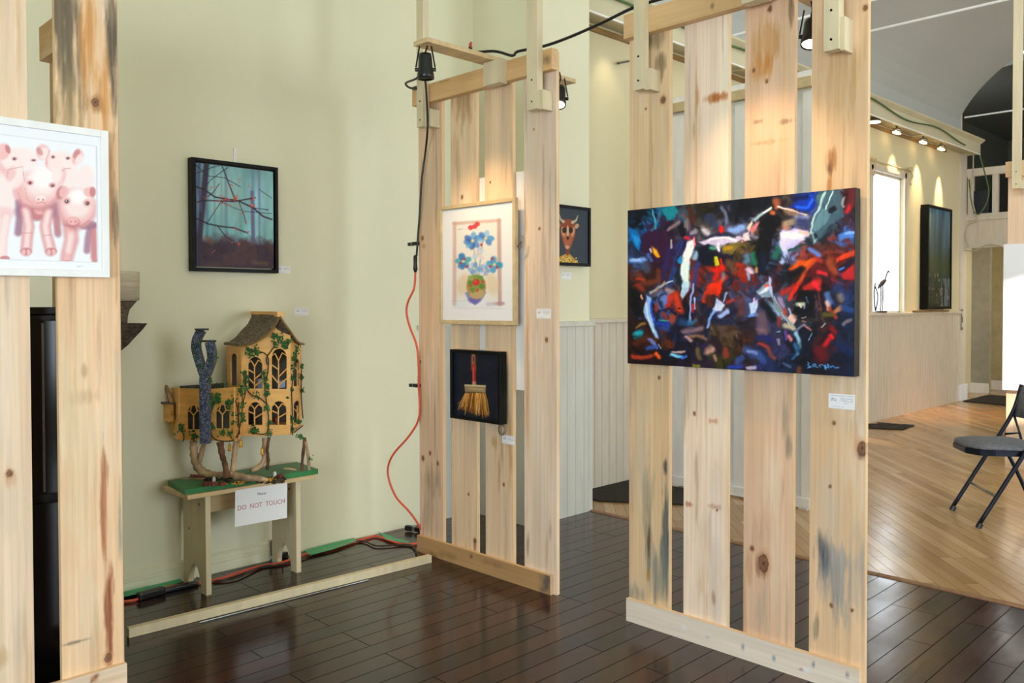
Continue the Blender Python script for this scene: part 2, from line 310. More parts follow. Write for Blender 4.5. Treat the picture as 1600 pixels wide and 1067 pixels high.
class Canvas:
    """flat artwork painted stroke by stroke; strokes are given where they show, and stay on the canvas"""
    def __init__(s, W, H, nu, nv, bg, org, ex, seed=1, warp=0):
        U, V = np.meshgrid(np.linspace(0, W, nu+1), np.linspace(0, H, nv+1)); s.W, s.H, s.nu, s.nv, s.seed = W, H, nu, nv, seed
        P = np.array(org)+U[..., None]*np.array(ex)+V[..., None]*np.array([0, 0, 1.]); s.X, s.Y = proj(P)
        s.U, s.V = U/W, V/H
        if warp: s.X, s.Y = s.X+(fbm(U/W*14, V/H*12, seed+70, 4)-.5)*warp, s.Y+(fbm(U/W*13+5, V/H*13+8, seed+80, 4)-.5)*warp
        s.c = np.ones(U.shape+(3,))*srgb(bg); s.k = 0
    def mix(s, a, h, jit=.0):
        col = srgb(h) if isinstance(h, str) else np.array(h); s.c += (col-s.c)*np.clip(a, 0, 1)[..., None]
    def dist(s, pts, X=None, Y=None):
        X = s.X if X is None else X; Y = s.Y if Y is None else Y; best = np.full(X.shape, 1e9); tt = np.zeros(X.shape)
        for i in range(len(pts)-1):
            ax, ay = pts[i]; bx_, by_ = pts[i+1]; dx, dy = bx_-ax, by_-ay; L = dx*dx+dy*dy+1e-9
            t = np.clip(((X-ax)*dx+(Y-ay)*dy)/L, 0, 1); d = np.hypot(X-ax-t*dx, Y-ay-t*dy); m = d < best; best[m] = d[m]; tt[m] = ((i+t)/(len(pts)-1))[m]
        return best, tt
    def line(s, h, w, pts, soft=.35, a=1., taper=0, tex=0.):
        s.k += 1; xs = [p[0] for p in pts]; ys = [p[1] for p in pts]; pad = w+2
        m = (s.X > min(xs)-pad) & (s.X < max(xs)+pad) & (s.Y > min(ys)-pad) & (s.Y < max(ys)+pad)
        if not m.any(): return
        X, Y = s.X[m], s.Y[m]; d, t = s.dist(pts, X, Y); ww = w/2*(1-taper*t); al = np.clip((ww-d)/(soft*w+.01)+.5, 0, 1)*a
        if tex:
            dx, dy = pts[-1][0]-pts[0][0], pts[-1][1]-pts[0][1]; L = math.hypot(dx, dy)+1e-6; cr = (-(X-pts[0][0])*dy+(Y-pts[0][1])*dx)/L; al_ = ((X-pts[0][0])*dx+(Y-pts[0][1])*dy)/L
            al = al*np.clip(1-tex+2*tex*fbm(cr*1.3+s.k*3.3+40, al_*.12+s.k+40, s.seed+s.k % 7, 3), 0, 1)
        col = srgb(h) if isinstance(h, str) else np.array(h); s.c[m] += (col-s.c[m])*al[..., None]
    def ell(s, h, cx, cy, rx, ry, rot=0, soft=.3, a=1.):
        c_, s_ = math.cos(rad(rot)), math.sin(rad(rot)); x = (s.X-cx)*c_+(s.Y-cy)*s_; y = -(s.X-cx)*s_+(s.Y-cy)*c_
        d = np.hypot(x/rx, y/ry); s.mix(np.clip((1-d)/soft+.5, 0, 1)*a, h)
    def poly(s, h, pts, soft=1.5, a=1., tex=0.):
        s.k += 1; ins = np.zeros(s.X.shape, bool); n = len(pts)
        for i in range(n):
            x0, y0 = pts[i]; x1, y1 = pts[(i+1) % n]
            if y0 == y1: continue
            ins ^= ((s.Y > min(y0, y1)) & (s.Y <= max(y0, y1)) & (s.X < x0+(s.Y-y0)*(x1-x0)/(y1-y0)))
        d, _ = s.dist(list(pts)+[pts[0]]); sd = np.where(ins, d, -d); al = np.clip(sd/soft+.5, 0, 1)*a
        if tex: al = al*np.clip(1-tex+2*tex*fbm(s.X*.25+s.k+90, s.Y*.25+90, s.seed+s.k % 5, 3), 0, 1)
        s.mix(al, h)
    def slab(s, name, T, m, parent, loc, side=None): return slab(name, s.W, s.H, T, s.nu, s.nv, lin(np.clip(s.c, 0, 1)), m, parent, loc, side=side)
# ================================================================== THE SETTING
XB, YW, YC, YP = 4.09, 3.92, 3.80, 3.42
struct(box('floor', M_floor, None, -2.7, XB, -4.0, YW, -.12, 0))
struct(box('floor', M_oak, None, XB, 17.0, -4.0, 4.6, -.12, 0))
struct(obj('trim_1', prism(bmesh.new(), [(XB-.03, 0), (XB+.012, 0), (XB+.012, .004), (XB-.004, .009), (XB-.026, .005)], 1, -3.9, YP), flat('threshold_wood', '#8f6a4c', .35, var=.1, scale=6, stretch=(1, 8, 1))))
def wall_box(name, m, *a): return struct(box(name, m, None, *a))
wall_box('wall_back', M_wallA, -2.7, 3.57, YW, YW+.12, 0, 3.9)
# pier between the rooms: short return and front face, wainscot below, plaster above
bm = bmesh.new(); bx(bm, 3.55, 4.075, YP, YW+.12, 0, 3.9); struct(obj('wall_pier', bm, M_wallA))
def bead(x0, x1, y, z0, z1, step, g=.004, d=.004):
    """board front with V grooves facing -y"""
    bm = bmesh.new(); pts = [(x0, y+.02)]; x = x0
    while x < x1-1e-4:
        xe = min(x+step, x1); pts += [(x, y)] if x == x0 else [(x+g/2, y)]; pts += [(xe-g/2, y), (xe, y+d)] if xe < x1-1e-4 else [(x1, y)]; x = xe
    pts.append((x1, y+.02)); return prism(bm, pts, 2, z0, z1)
struct(obj('trim_2', bead(3.54, 4.087, YP-.012, 0, 1.165, .0785), M_wains))
bm = bx(bmesh.new(), 3.525, 3.549, YP-.005, YW, 0, 1.165); struct(obj('trim_3', bm, M_wains))
bm = bx(bmesh.new(), 3.515, 4.10, YP-.03, YP+.02, 1.165, 1.198, bev=.006); bx(bm, 3.515, 3.55, YP, YW, 1.165, 1.198); struct(obj('trim_4', bm, M_wains))
struct(obj('trim_5', bx(bmesh.new(), 4.055, 4.091, YP-.014, YC, 0, 1.165), M_wains))
struct(obj('trim_6', bead(3.12, 3.53, YW-.012, 0, 1.15, .08), M_wains)); struct(box('trim_7', M_wains, None, 3.10, 3.53, YW-.03, YW, 1.15, 1.18))
# baseboard with ribs on the back wall
bm = bmesh.new()
prism(bm, [(YW, 0), (YW-.018, 0), (YW-.018, .045), (YW-.014, .048), (YW-.018, .051), (YW-.018, .062), (YW-.013, .065), (YW-.013, .085), (YW-.008, .089), (YW, .095)], 0, -2.6, 2.13)
struct(obj('baseboard_back', bm, M_wallA))
# side wall of the oak room with its window
WX0, WX1, WZ0, WZ1 = 9.33, 10.23, 1.20, 2.77
bm = bmesh.new()
for a in ((4.075, WX0, 0, 3.9), (WX1, 12.27, 0, 3.9), (WX0, WX1, 0, WZ0), (WX0, WX1, WZ1, 3.9)): bx(bm, a[0], a[1], YC, YC+.06, a[2], a[3])
struct(obj('wall_side', bm, M_wallC))
struct(obj('trim_8', bead(4.075, 12.2, YC-.015, 0, 1.17, .0822, g=.009, d=.009), M_wainC))
struct(box('trim_9', M_wainC, None, 4.075, 12.27, YC-.04, YC, 1.17, 1.203, bev=.006))
w = struct(obj('window_1', (lambda b: [bx(b, WX0-.06, WX0, YC-.02, YC+.02, WZ0, WZ1+.06, .004), bx(b, WX1, WX1+.06, YC-.02, YC+.02, WZ0, WZ1+.06, .004), bx(b, WX0-.06, WX1+.06, YC-.02, YC+.02, WZ1, WZ1+.06, .004),
    bx(b, WX0, WX0+.02, YC+.035, YC+.055, WZ0, WZ1), bx(b, WX1-.02, WX1, YC+.035, YC+.055, WZ0, WZ1), bx(b, WX0, WX1, YC+.035, YC+.055, WZ0, WZ0+.02), bx(b, WX0, WX1, YC+.035, YC+.055, WZ1-.02, WZ1)][-1])(bmesh.new()), M_wainC))
mg, t_, b_ = nt('window_glass'); b_.inputs['Transmission Weight'].default_value = 1; b_.inputs['Roughness'].default_value = 0; b_.inputs['IOR'].default_value = 1.02
box('pane', mg, w, WX0+.04, WX1-.04, YC+.043, YC+.047, WZ0+.04, WZ1-.04)
# corner post, end wall, doorway, loft front
XE = 12.40
struct(box('trim_10', M_wainC, None, 12.18, 12.42, YC-.02, YC+.3, 0, 3.3))
struct(box('trim_11', M_white, None, 12.16, 12.43, YC-.05, YC+.3, 0, .22, bev=.01))
bm = bmesh.new(); bx(bm, XE, XE+.15, -4.0, 2.75, 0, 2.43); bx(bm, XE, XE+.15, 2.75, YC, 2.08, 2.43); struct(obj('wall_end', bm, M_wainC))
struct(obj('trim_12', (lambda b: [bx(b, XE-.02, XE, 2.0, YC, 2.05, 2.09), bx(b, XE-.03, XE+.02, -1.5, YC, 2.42, 2.47)]+[bx(b, XE-.006, XE, y-.004, y+.004, 2.09, 2.42) for y in (2.9, 3.08, 3.26, 3.44, 3.62)] and b)(bmesh.new()), M_wainC))
bm = bmesh.new(); bx(bm, XE+.02, XE+.10, .5, YC, 3.02, 3.12); bx(bm, XE+.02, XE+.10, .5, YC, 2.47, 2.51)
for y in (3.74, 3.44, 3.10, 2.78, 2.4): bx(bm, XE+.03, XE+.09, y-.035, y+.035, 2.5, 3.05)
struct(obj('trim_13', bm, M_wainC))
# hall behind the doorway
struct(box('wall_hall', flat('hall_grey', '#a5a092', .7), None, 13.55, 13.65, float(onx(1546, 500, 13.55)[1]), 4.6, 0, 2.4))
struct(box('wall_hall', flat('hall_cream', '#b8ad88', .7), None, 14.2, 14.3, -1, 4.2, 0, 2.4))
struct(box('wall_hall', M_wallC, None, XE, 14.3, 4.05, 4.15, 0, 2.4)); struct(box('ceiling_hall', M_wallC, None, XE+.15, 17.0, -4, 4.6, 2.36, 2.44))
area('hall_fill_light', (12.9, 2.2, 2.3), (13.2, 3.6, .5), .5, .5, 22, (1, .93, .75))  # fill light added to brighten the hall, no fixture modelled
struct(box('baseboard_hall', M_white, None, 13.52, 13.55, float(onx(1546, 500, 13.55)[1]), 4.05, 0, .14)); struct(box('baseboard_hall', M_white, None, 14.17, 14.2, 2.2, 4.05, 0, .14))
# loft shell
bm = bmesh.new(); bx(bm, 17, 17.1, -4, 4.6, 2.4, 5.4); bx(bm, XE, 17, 4.5, 4.6, 2.4, 5.4); bx(bm, XE, 17, -4.1, -4, 2.4, 5.4); struct(obj('wall_loft', bm, M_ceil2))
bm = bmesh.new(); prism(bm, [(-4.1, 5.4), (4.6, 4.2), (4.6, 4.3), (-4.1, 5.5)], 0, XE-.1, 17.1); struct(obj('ceiling_loft', bm, M_ceil2))
# barrel vault of the oak room
def vz(y): return 3.40+1.77*math.sqrt(max(0, 1-(y/3.86)**2))
ys = [3.86*math.sin(a) for a in np.linspace(-math.pi/2, math.pi/2, 49)]
bm = bmesh.new(); prism(bm, [(y, vz(y)) for y in ys]+[(y*1.03, vz(y)+.1+.02) for y in ys[::-1]], 0, XB-.02, 12.12)
struct(obj('ceiling', bm, M_ceil))
# flat ceiling of the front room, wall between the rooms above the vault springing
struct(box('ceiling', M_wallA, None, -2.7, XB, -4.0, YW, 3.9, 4.0))
bm = bmesh.new(); poly = [(-4, 3.9), (-3.8, 3.9)]+[(y, vz(y)) for y in ys if abs(y) < 3.7 and vz(y) > 3.9]+[(3.8, 3.9), (4, 3.9), (4, 5.5), (-4, 5.5)]
prism(bm, poly, 0, XB-.1, XB-.02); struct(obj('wall_gable', bm, M_wallA))
# walls behind and beside the camera, with their window openings
bm = bmesh.new()
def wall_y(bm, y0, y1, x0, x1, z1, wins):
    x = x0
    for (a, b, c, d) in wins: bx(bm, x, a, y0, y1, 0, z1); bx(bm, a, b, y0, y1, 0, c); bx(bm, a, b, y0, y1, d, z1); x = b
    bx(bm, x, x1, y0, y1, 0, z1)
wall_y(bm, -4.1, -3.9, -2.7, 12.4, 3.9, [(1.0, 3.6, .5, 2.4), (4.05, 4.75, 2.2, 3.4), (5.1, 6.9, .9, 3.0), (9.1, 10.9, .9, 3.0)]); struct(obj('wall_front', bm, M_wallC))
bm = bmesh.new(); bx(bm, -2.8, -2.6, -4, -2.2, 0, 3.9); bx(bm, -2.8, -2.6, 1.0, 4, 0, 3.9); bx(bm, -2.8, -2.6, -2.2, 1, 0, .5); bx(bm, -2.8, -2.6, -2.2, 1, 2.4, 3.9); struct(obj('wall_left', bm, M_wallA))
struct(obj('sun_blocker_wall', (lambda b: bx(bx(b, -7, 3.15, -5.7, -5.5, 0, 7), 4.35, 14, -5.7, -5.5, 0, 7))(bmesh.new()), M_wallC))  # added outside wall, unseen, blocks the sun except through one gap
# cornice light box along the side wall
YF = 3.575
bm = bmesh.new(); x0, x1 = 4.08, 12.27
def tilt(bm, dz=.02):
    for v in bm.verts: v.co.z += (v.co.x-x0)/(x1-x0)*.055
    return bm
bx(bm, x0, x1, YF, YF+.03, 3.22, 3.40); bx(bm, x0, x1, YF+.03, YC, 3.255, 3.275)
prism(bm, [(YF, 3.36), (YF-.045, 3.395), (YF-.05, 3.41), (YC, 3.41), (YC, 3.40), (YF, 3.38)], 0, x0, x1+.03); bx(bm, x1-.03, x1, YF, YC, 3.22, 3.40)
for x in (4.9, 6.3, 7.6, 9.1, 10.4, 11.2): bx(bm, x, x+.03, YF+.03, YC, 3.235, 3.257)
struct(box('ceiling', M_ceil, None, x0, 12.2, YC-.012, YC, 3.44, 3.95))
struct(obj('trim_14', tilt(bm), M_cornice))
bm = bmesh.new(); bx(bm, x0, x1, YF-.004, YF+.012, 3.212, 3.222); struct(obj('trim_15', tilt(bm), M_white))
bm = bmesh.new(); bx(bm, x0, 11.6, YC-.03, YC, 3.195, 3.23, bev=.006); struct(obj('trim_16', tilt(bm), M_brown))
# ================================================================== THINGS OF THE OAK ROOM
bm = bmesh.new(); tube(bm, [(12.1, 3.72, 3.757), (12.1, 0, 3.76), (12.1, -3.75, 3.77)], .011, 8); tag(obj('tie_rod', bm, M_white), 'thin white tie rod crossing the far dark end of the vaulted ceiling', 'tie rod')
bm = bmesh.new(); tube(bm, [(7.8, 3.77, 3.80), (7.8, 0, 3.80), (7.8, -3.78, 3.80)], .011, 8); tag(obj('tie_rod', bm, M_white), 'white tie rod crossing the vault above the cornice, right of the big panel', 'tie rod')
bm = bmesh.new(); tube(bm, [(6.15, 3.80, 3.49), (6.15, 0, 3.49), (6.15, -3.82, 3.49)], .011, 8); tag(obj('tie_rod', bm, M_white), 'white tie rod seen through the top gaps of the big panel with the abstract painting', 'tie rod')
# cornice lamps and their beams
for i, (px, py, lit) in enumerate(((1373, 190, 1), (1409, 203, 0), (1446, 219, 0), (1478, 229, 0))):
    p = onz(px, py, 3.235); X = p[0]; t = thing('cornice_lamp', ['round lit cornice lamp nearest the wooden panel, facing the room', 'small tilted cornice lamp second from the wooden panel', 'small tilted cornice lamp above the far window', 'small tilted cornice lamp nearest the end of the light box'][i], 'lamp', (X, 3.68, 3.285), group='lamps under the cornice')
    if lit:
        bm = bmesh.new(); lathe(bm, [(.02, -.0), (.065, -.03), (.07, -.045)], 20); obj('housing', bm, M_steel, t, True); bm = bmesh.new(); lathe(bm, [(.062, -.052), (.062, -.046)], 20); obj('lamp_lens', bm, M_lens, t)
    else:
        bm = bmesh.new(); lathe(bm, [(.012, 0), (.012, -.02), (.04, -.025), (.045, -.06)], 16); obj('housing', bm, M_steel, t, True)
        bm = bmesh.new(); bx(bm, -.075, .075, -.02, .02, -.085, -.068, bev=.005); o = obj('lamp_lens', bm, M_halo, t)
    if i: spot('lamp_beam', ((0, 9.9, 10.65, 11.4)[i], 3.64, 3.21), ((0, 9.9, 10.65, 11.4)[i], 3.81, 2.3), (0, 60, 80, 130)[i], (0, 58, 50, 38)[i], (1, .74, .42), 1., .012)
spot('lamp_beam', (10.9, 3.55, 3.15), (10.7, 3.45, 0), 260, 46, (1, .52, .16), 1., .02)
for X, P in ((4.7, 5), (6.2, 5)): spot('lamp_beam', (X, 3.66, 3.2), (X, 3.8, 1.2), P, 80, (1, .8, .5), .9, .03)
# cornice cable
bm = bmesh.new(); pts = [(x, YF-.02, 3.300+.055*(x-x0)/(x1-x0)+.035*math.sin(x*3.1)*math.exp(-((x-10)/4)**2)+(.045 if x < 8.6 else .045-.02*(x-8.6))) for x in np.linspace(4.1, 11.6, 60)]
tube(bm, pts, .009, 6); tag(obj('cornice_cable', bm, M_wireg, smooth=True), 'green cable draped along the front of the cornice light box', 'cable')
# window dressing
t = thing('curtain_rod', 'thin curtain rod with rope finials above the bright window', 'curtain rod', (WX0, YC-.05, 2.86))
bm = bmesh.new(); tube(bm, [(-.06, 0, .0), (.97, 0, 0)], .008, 8); obj('rod', bm, M_ash, t, True)
for x in (-.08, .98):
    bm = bmesh.new(); bmesh.ops.create_uvsphere(bm, u_segments=12, v_segments=8, radius=.03, matrix=Matrix.Translation((x, 0, .02))); tube(bm, [(x, 0, 0), (x, .05, -.02)], .008, 6)
    tube(bm, smoothpts([(x, 0, 0), (x+.03, -.01, -.06), (x-.01, 0, -.12), (x+.02, 0, -.16)]), .01, 6); obj('finial', bm, M_ash, t, True)
t = thing('heron_figurine', 'small long-legged bird figurine standing on the bright window sill', 'figurine', (9.55, YC-.005, 1.204))
bm = bmesh.new(); tube(bm, smoothpts([(-.05, 0, .26), (0, 0, .30), (.09, 0, .34), (.16, 0, .37)]), [.006]*3+[.012]*3+[.02]*4+[.026]*3+[.022]*3+[.016]*2+[.006], 10); obj('bird_body', bm, M_barkd, t, True)
bm = bmesh.new(); tube(bm, smoothpts([(.15, 0, .37), (.2, 0, .44), (.24, 0, .47), (.27, 0, .455)]), .008, 8); obj('bird_neck', bm, M_barkd, t, True)
for dx in (.03, .08): bm = bmesh.new(); tube(bm, [(dx, 0, .33), (dx+.01, 0, .16), (dx-.01, 0, .02)], .007, 6); obj('bird_leg', bm, M_barkd, t, True)
bm = bmesh.new(); bx(bm, -.02, .14, -.03, .03, 0, .02, bev=.005); obj('bird_base', bm, M_barkd, t)
for pts in ([(-.12, 0, .02), (-.15, 0, .2), (-.1, .01, .33)], [(-.08, .01, .02), (-.05, 0, .18), (-.12, 0, .29)]):
    bm = bmesh.new(); tube(bm, smoothpts(pts), .008, 6); obj('reed', bm, M_barkd, t, True)
box('sill_rail', M_brown, None, 10.45, 11.62, YC-.07, YC-.03, 1.203, 1.222, bev=.004); tag(bpy.data.objects['sill_rail'], 'narrow brown strip of wood under the tall dark painting by the window', 'ledge strip')
# far tall painting
t = thing('framed_painting', 'tall narrow dark framed painting of a misty forest right of the bright window', 'painting', (10.76, YC-.10, 1.235))
bm = bmesh.new(); W_, H_ = .84, 1.27
for a in ((0, .035, 0, H_), (W_-.035, W_, 0, H_), (.035, W_-.035, 0, .035), (.035, W_-.035, H_-.035, H_)): bx(bm, a[0], a[1], 0, .09, a[2], a[3])
obj('frame', bm, M_blackw, t)
cv = Canvas(W_-.07, H_-.07, 60, 110, '#33485a', (10.795, YC-.09, 1.27), (1, 0, 0), 5)
U, V = cv.U, cv.V; n1 = fbm(U*14, V*2, 3); n2 = fbm(U*16, V*22, 5)
c = srgb('#4a6a80')*(V[..., None])+srgb('#1f2a22')*(1-V[..., None]); c = c*(.6+.9*n1[..., None]); g = np.exp(-((V-.42)/.12)**2)*.7; c = c*(1-g[..., None])+srgb('#3a4a2a')*g[..., None]
m2 = (n2 > .66) & (V < .35); c[m2] = c[m2]*.4+srgb('#b9a184')*.6; m3 = (V < .3) & (U > .6) & (n1 > .5); c[m3] = c[m3]*.5+srgb('#9fb0cc')*.5; cv.c = c
cv.slab('canvas', .01, M_paint, t, (.035, .012, .035))
# switch, sign, junk cables in the doorway
t = thing('light_switch', 'grey switch plate on the white corner post beside the doorway', 'switch', (12.24, YC-.025, 1.09)); box('plate', M_steel, t, -.035, .035, -.006, 0, -.14, .14, bev=.002)
for z in (-.07, .07): box('rocker', M_white, t, -.012, .012, -.012, -.006, z-.03, z+.03)
t = thing('wall_sign', 'small grey sign high on the hall wall behind the doorway', 'sign', (14.195, 3.67, 2.02)); box('plate', M_steel, t, -.01, 0, -.09, .09, -.13, .06)
for z in (-.07, .0): box('sign_bar', M_black, t, -.013, -.01, -.07, .07, z-.025, z+.025)
bm = bmesh.new(); bx(bm, 12.45, 12.62, 3.52, 3.74, 2.47, 2.82, bev=.01); tag(obj('storage_bin', bm, flat('dark_blue_bin', '#151c2c', .5)), 'dark blue box behind the loft railing, left end', 'box')
bm = bmesh.new(); prism(bm, [(3.42, 2.45), (2.85, 2.45), (2.6, 2.9), (2.9, 3.15), (3.3, 2.95)], 0, 12.75, 12.9); tag(obj('wicker_basket', bm, M_barkd), 'brown wicker bundle in the shade behind the loft railing', 'basket')
for i, (m, pts) in enumerate(((M_wire, [(1521, 243), (1520, 275), (1517, 300), (1523, 330), (1526, 345), (1512, 352), (1508, 372), (1514, 385)]), (M_wireg, [(1531, 243), (1540, 275), (1545, 300), (1540, 320), (1528, 335), (1519, 320), (1514, 280)]), (M_wire, [(1500, 388), (1520, 392), (1545, 382), (1565, 385)]))):
    bm = bmesh.new(); tube(bm, smoothpts([onx(px, py, 12.34) for px, py in pts], 5), .009, 5)
    tag(obj('hanging_wire', bm, m, smooth=True), ['pale wire dangling from the end of the cornice past the loft railing', 'green wire looping in front of the loft railing', 'thin wire sagging along the top of the doorway'][i], 'wire')
# mats and vent
def mat_(label, pts, h=.012, name='door_mat', cat='door mat'):
    bm = bmesh.new(); prism(bm, [(p[0], p[1]) for p in pts], 2, .0005, h); return tag(obj(name, bm, M_mat), label, cat)
mat_('dark ribbed mat on the oak floor against the cream wainscot beside the pier', [(4.47, 3.78), (5.02, 3.78), (4.98, 3.0), (4.62, 3.05), (4.30, 3.52), (4.3, 3.78)])
mat_('black door mat on the floor in front of the hall doorway', [(12.15, 3.72), (12.0, 3.15), (12.0, 2.7), (13.2, 2.7), (13.2, 3.72)])
t = thing('floor_vent', 'dark slotted vent mat lying on the oak floor below the bright window', 'floor vent', (9.1, 3.55, 0))
bm = bmesh.new(); prism(bm, [(-.30, .10), (.0, .20), (.12, .12), (.2, .16), (.27, -.2), (-.14, -.24)], 2, .0005, .01); obj('vent_plate', bm, M_mat, t)
for k in range(5): bm = bmesh.new(); bx(bm, -.2+k*.08, -.17+k*.08, -.17, .08, .01, .014); obj('slat', bm, M_barkd, t)
# ================================================================== white panelled screen beyond the big panel
XS = 5.08
t = thing('folding_screen', 'white painted plank screen standing on the oak floor behind the big abstract painting panel', 'screen', (XS, 2.97, 0))
def yx(px): return onx(px, 500, XS)[1]-2.97
yl, yr = 3.50-2.97, 2.43-2.97
box('top_rail', M_white, t, -.03, .03, yr, yl, 2.725, 2.765); box('rail', M_pineh if False else M_ash, t, -.045, .02, yr, yl, 2.66, 2.724)
for a, b in ((yl, yx(1110)), (yx(1150), yx(1205)), (yx(1256), yr)): box('white_board', M_white, t, -.025, .0, b, a, .07, 2.64)
box('backing', M_whiteg, t, .004, .02, yr, yl, .07, 2.66); box('bottom_rail', M_white, t, -.04, .03, yr, yl, .012, .075, bev=.004)
for y in (yl-.05, yr+.05): box('foot', M_white, t, -.03, .03, y-.03, y+.03, 0, .012)
# ================================================================== PALLET-STYLE DISPLAY PANELS
def kx(y0, u0): return lambda px, py: (lambda p: (y0-p[1]-u0, p[2]))(onx(px, py, 2.777))
def ky(x0, u0): return lambda px, py: (lambda p: (p[0]-x0-u0, p[2]))(ony(px, py, 2.82))
def panel(label, loc, rz, boards, beam, rail, hangers, plank=None, block=None, fine=True, H=2.42, raildat=None, beamdat=None, kf=None):
    t = thing('display_panel', label, 'display panel', loc, rz, 'knotty pine slat display panels')
    for i, (u0, w, seed, base, kn, st) in enumerate(boards):
        f = kf(u0) if kf else None
        kn2 = [(*f(k[0], k[1]), k[2]) for k in kn] if f else []; st2 = [(*f(s[0], s[1]), *s[2:]) for s in st] if f else []
        nu, nv = (56, 640) if fine else (10, 60)
        slab('board', w, H, .02, nu, nv, pine(w, H, nu, nv, seed, base, kn2, st2), M_pine, t, (u0, .02, 0), side=lin('#ecc694'))
    def hb(name, u0, u1, y0, th, z0, z1, seed, base, dat):
        L, h = u1-u0, z1-z0; kn, st = dat or ((), ()); f = kf(u0) if kf else None
        kn2 = [(f(a, b)[0], f(a, b)[1]-z0, r) for a, b, r in kn]; st2 = [(f(a, b)[0], f(a, b)[1]-z0, *r) for a, b, *r in st]
        c = pine(h, L, 12, 160 if fine else 30, seed, base, (), ()) # along the length
        nu, nv = c.shape[0]-1, c.shape[1]-1; c = np.transpose(c, (1, 0, 2)).copy()
        U, V = np.meshgrid(np.linspace(0, L, nu+1), np.linspace(0, h, nv+1))
        for (a, b, ru, rv, hx, s) in st2:
            d = np.sqrt(((U-a)/ru)**2+((V-b)/rv)**2)+(fbm(U*30, V*30, seed, 3)-.5)*1.2; al = np.clip(1-d, 0, 1)*s; c += (lin(hx)-c)*np.clip(al*1.5, 0, 1)[..., None]
        for (a, b, r) in kn2:
            d = np.hypot((U-a)/r, (V-b)/r); al = np.clip((1-d)*3, 0, .8); c += (lin('#7a4a2a')-c)*al[..., None]
        slab(name, L, h, th, nu, nv, c, M_pineh, t, (u0, y0, z0), side=lin('#e6c193'))
    hb('bottom_rail', *rail[:2], 0, .02, 0, rail[2], rail[3], rail[4], raildat); hb('top_beam', beam[0], beam[1], -.02, .04, beam[2], beam[3], beam[4], beam[5], beamdat)
    for (a, b, z0, c, z1) in hangers:
        bm = bmesh.new(); bx(bm, a, b, -.058, -.021, z0, 3.9, bev=.0015)
        for z in (z0+.03, z0+.11, z0+.24):
            lathe(bm, [(.004, 0), (.0045, .001)], 8, (0, 0, 0)) if False else None
        hg = obj('hanger', bm, M_stud, t)
        for z in (z0+.035, z0+.13):
            bm = bmesh.new(); tube(bm, [((a+b)/2, -.0575, z), ((a+b)/2, -.0592, z)], .0045, 8); obj('screw', bm, M_blackw, hg)
        box('spacer_block', M_stud, t, b, c, -.045, .019, z0-.004, z1, bev=.001)
    if block: box('arm_block', M_stud, t, block[0], block[1], -.07, -.021, block[2], block[3], bev=.001)
    if plank: box('lamp_arm', M_studh, t, plank[0], plank[1], plank[2], plank[3], plank[4], plank[4]+.02, bev=.001)
    return t
P2Y, P3Y, PX = 3.495, 2.116, 2.757
panel('pine slat panel carrying the watercolour portrait-shaped picture and the brush painting', (PX, P2Y, 0), -math.pi/2,
  [(0, .19, 1, '#dcbf98', [(672, 708, .009), (684, 724, .009), (661, 716, .011), (660, 372, .010), (657, 565, .006)], [(674, 752, .07, .12, '#8d7a66', .5), (668, 800, .05, .15, '#a6937c', .4), (662, 385, .03, .02, '#b97c48', .5), (688, 430, .02, .8, '#e8d2b0', .3)]),
   (.258, .19, 2, '#e6cba0', [(722, 308, .008), (732, 772, .006), (742, 845, .011)], [(722, 160, .09, .12, '#b08a5c', .6), (742, 852, .02, .03, '#8a4f2c', .6), (720, 620, .03, .3, '#efc9b4', .5)]),
   (.511, .189, 3, '#e8cda2', [(787, 757, .007), (766, 285, .005)], [(772, 690, .03, .05, '#b98752', .6), (797, 700, .016, .3, '#c68d58', .5), (780, 750, .015, .12, '#b08058', .5)]),
   (.775, .20, 4, '#e6d2b4', [(843, 357, .006), (854, 531, .009), (834, 202, .004)], [(823, 560, .015, .6, '#c99766', .5), (860, 830, .02, .07, '#8e7c6a', .35), (824, 850, .012, .06, '#7b5f48', .4), (840, 700, .04, .4, '#dccfc2', .35)])],
  (.0, .985, 2.333, 2.425, 5, '#d3ad74'), (.0, .955, .087, 6, '#b8925f'), [(.085, .138, 2.205, .178, 2.29), (.868, .932, 2.163, .955, 2.245)],
  plank=(.572, .668, -.46, .51, 2.426), block=(.598, .706, 2.318, 2.425), kf=lambda u: kx(P2Y, u),
  raildat=([(741, 868, .012)], [(857, 910, .06, .09, '#6b6054', .7), (700, 865, .1, .03, '#94744c', .5), (775, 880, .12, .02, '#7d6244', .4)]),
  beamdat=([], [(864, 95, .03, .03, '#6b5136', .5), (700, 130, .1, .012, '#7d6540', .4), (780, 100, .3, .02, '#c49c66', .4)]))
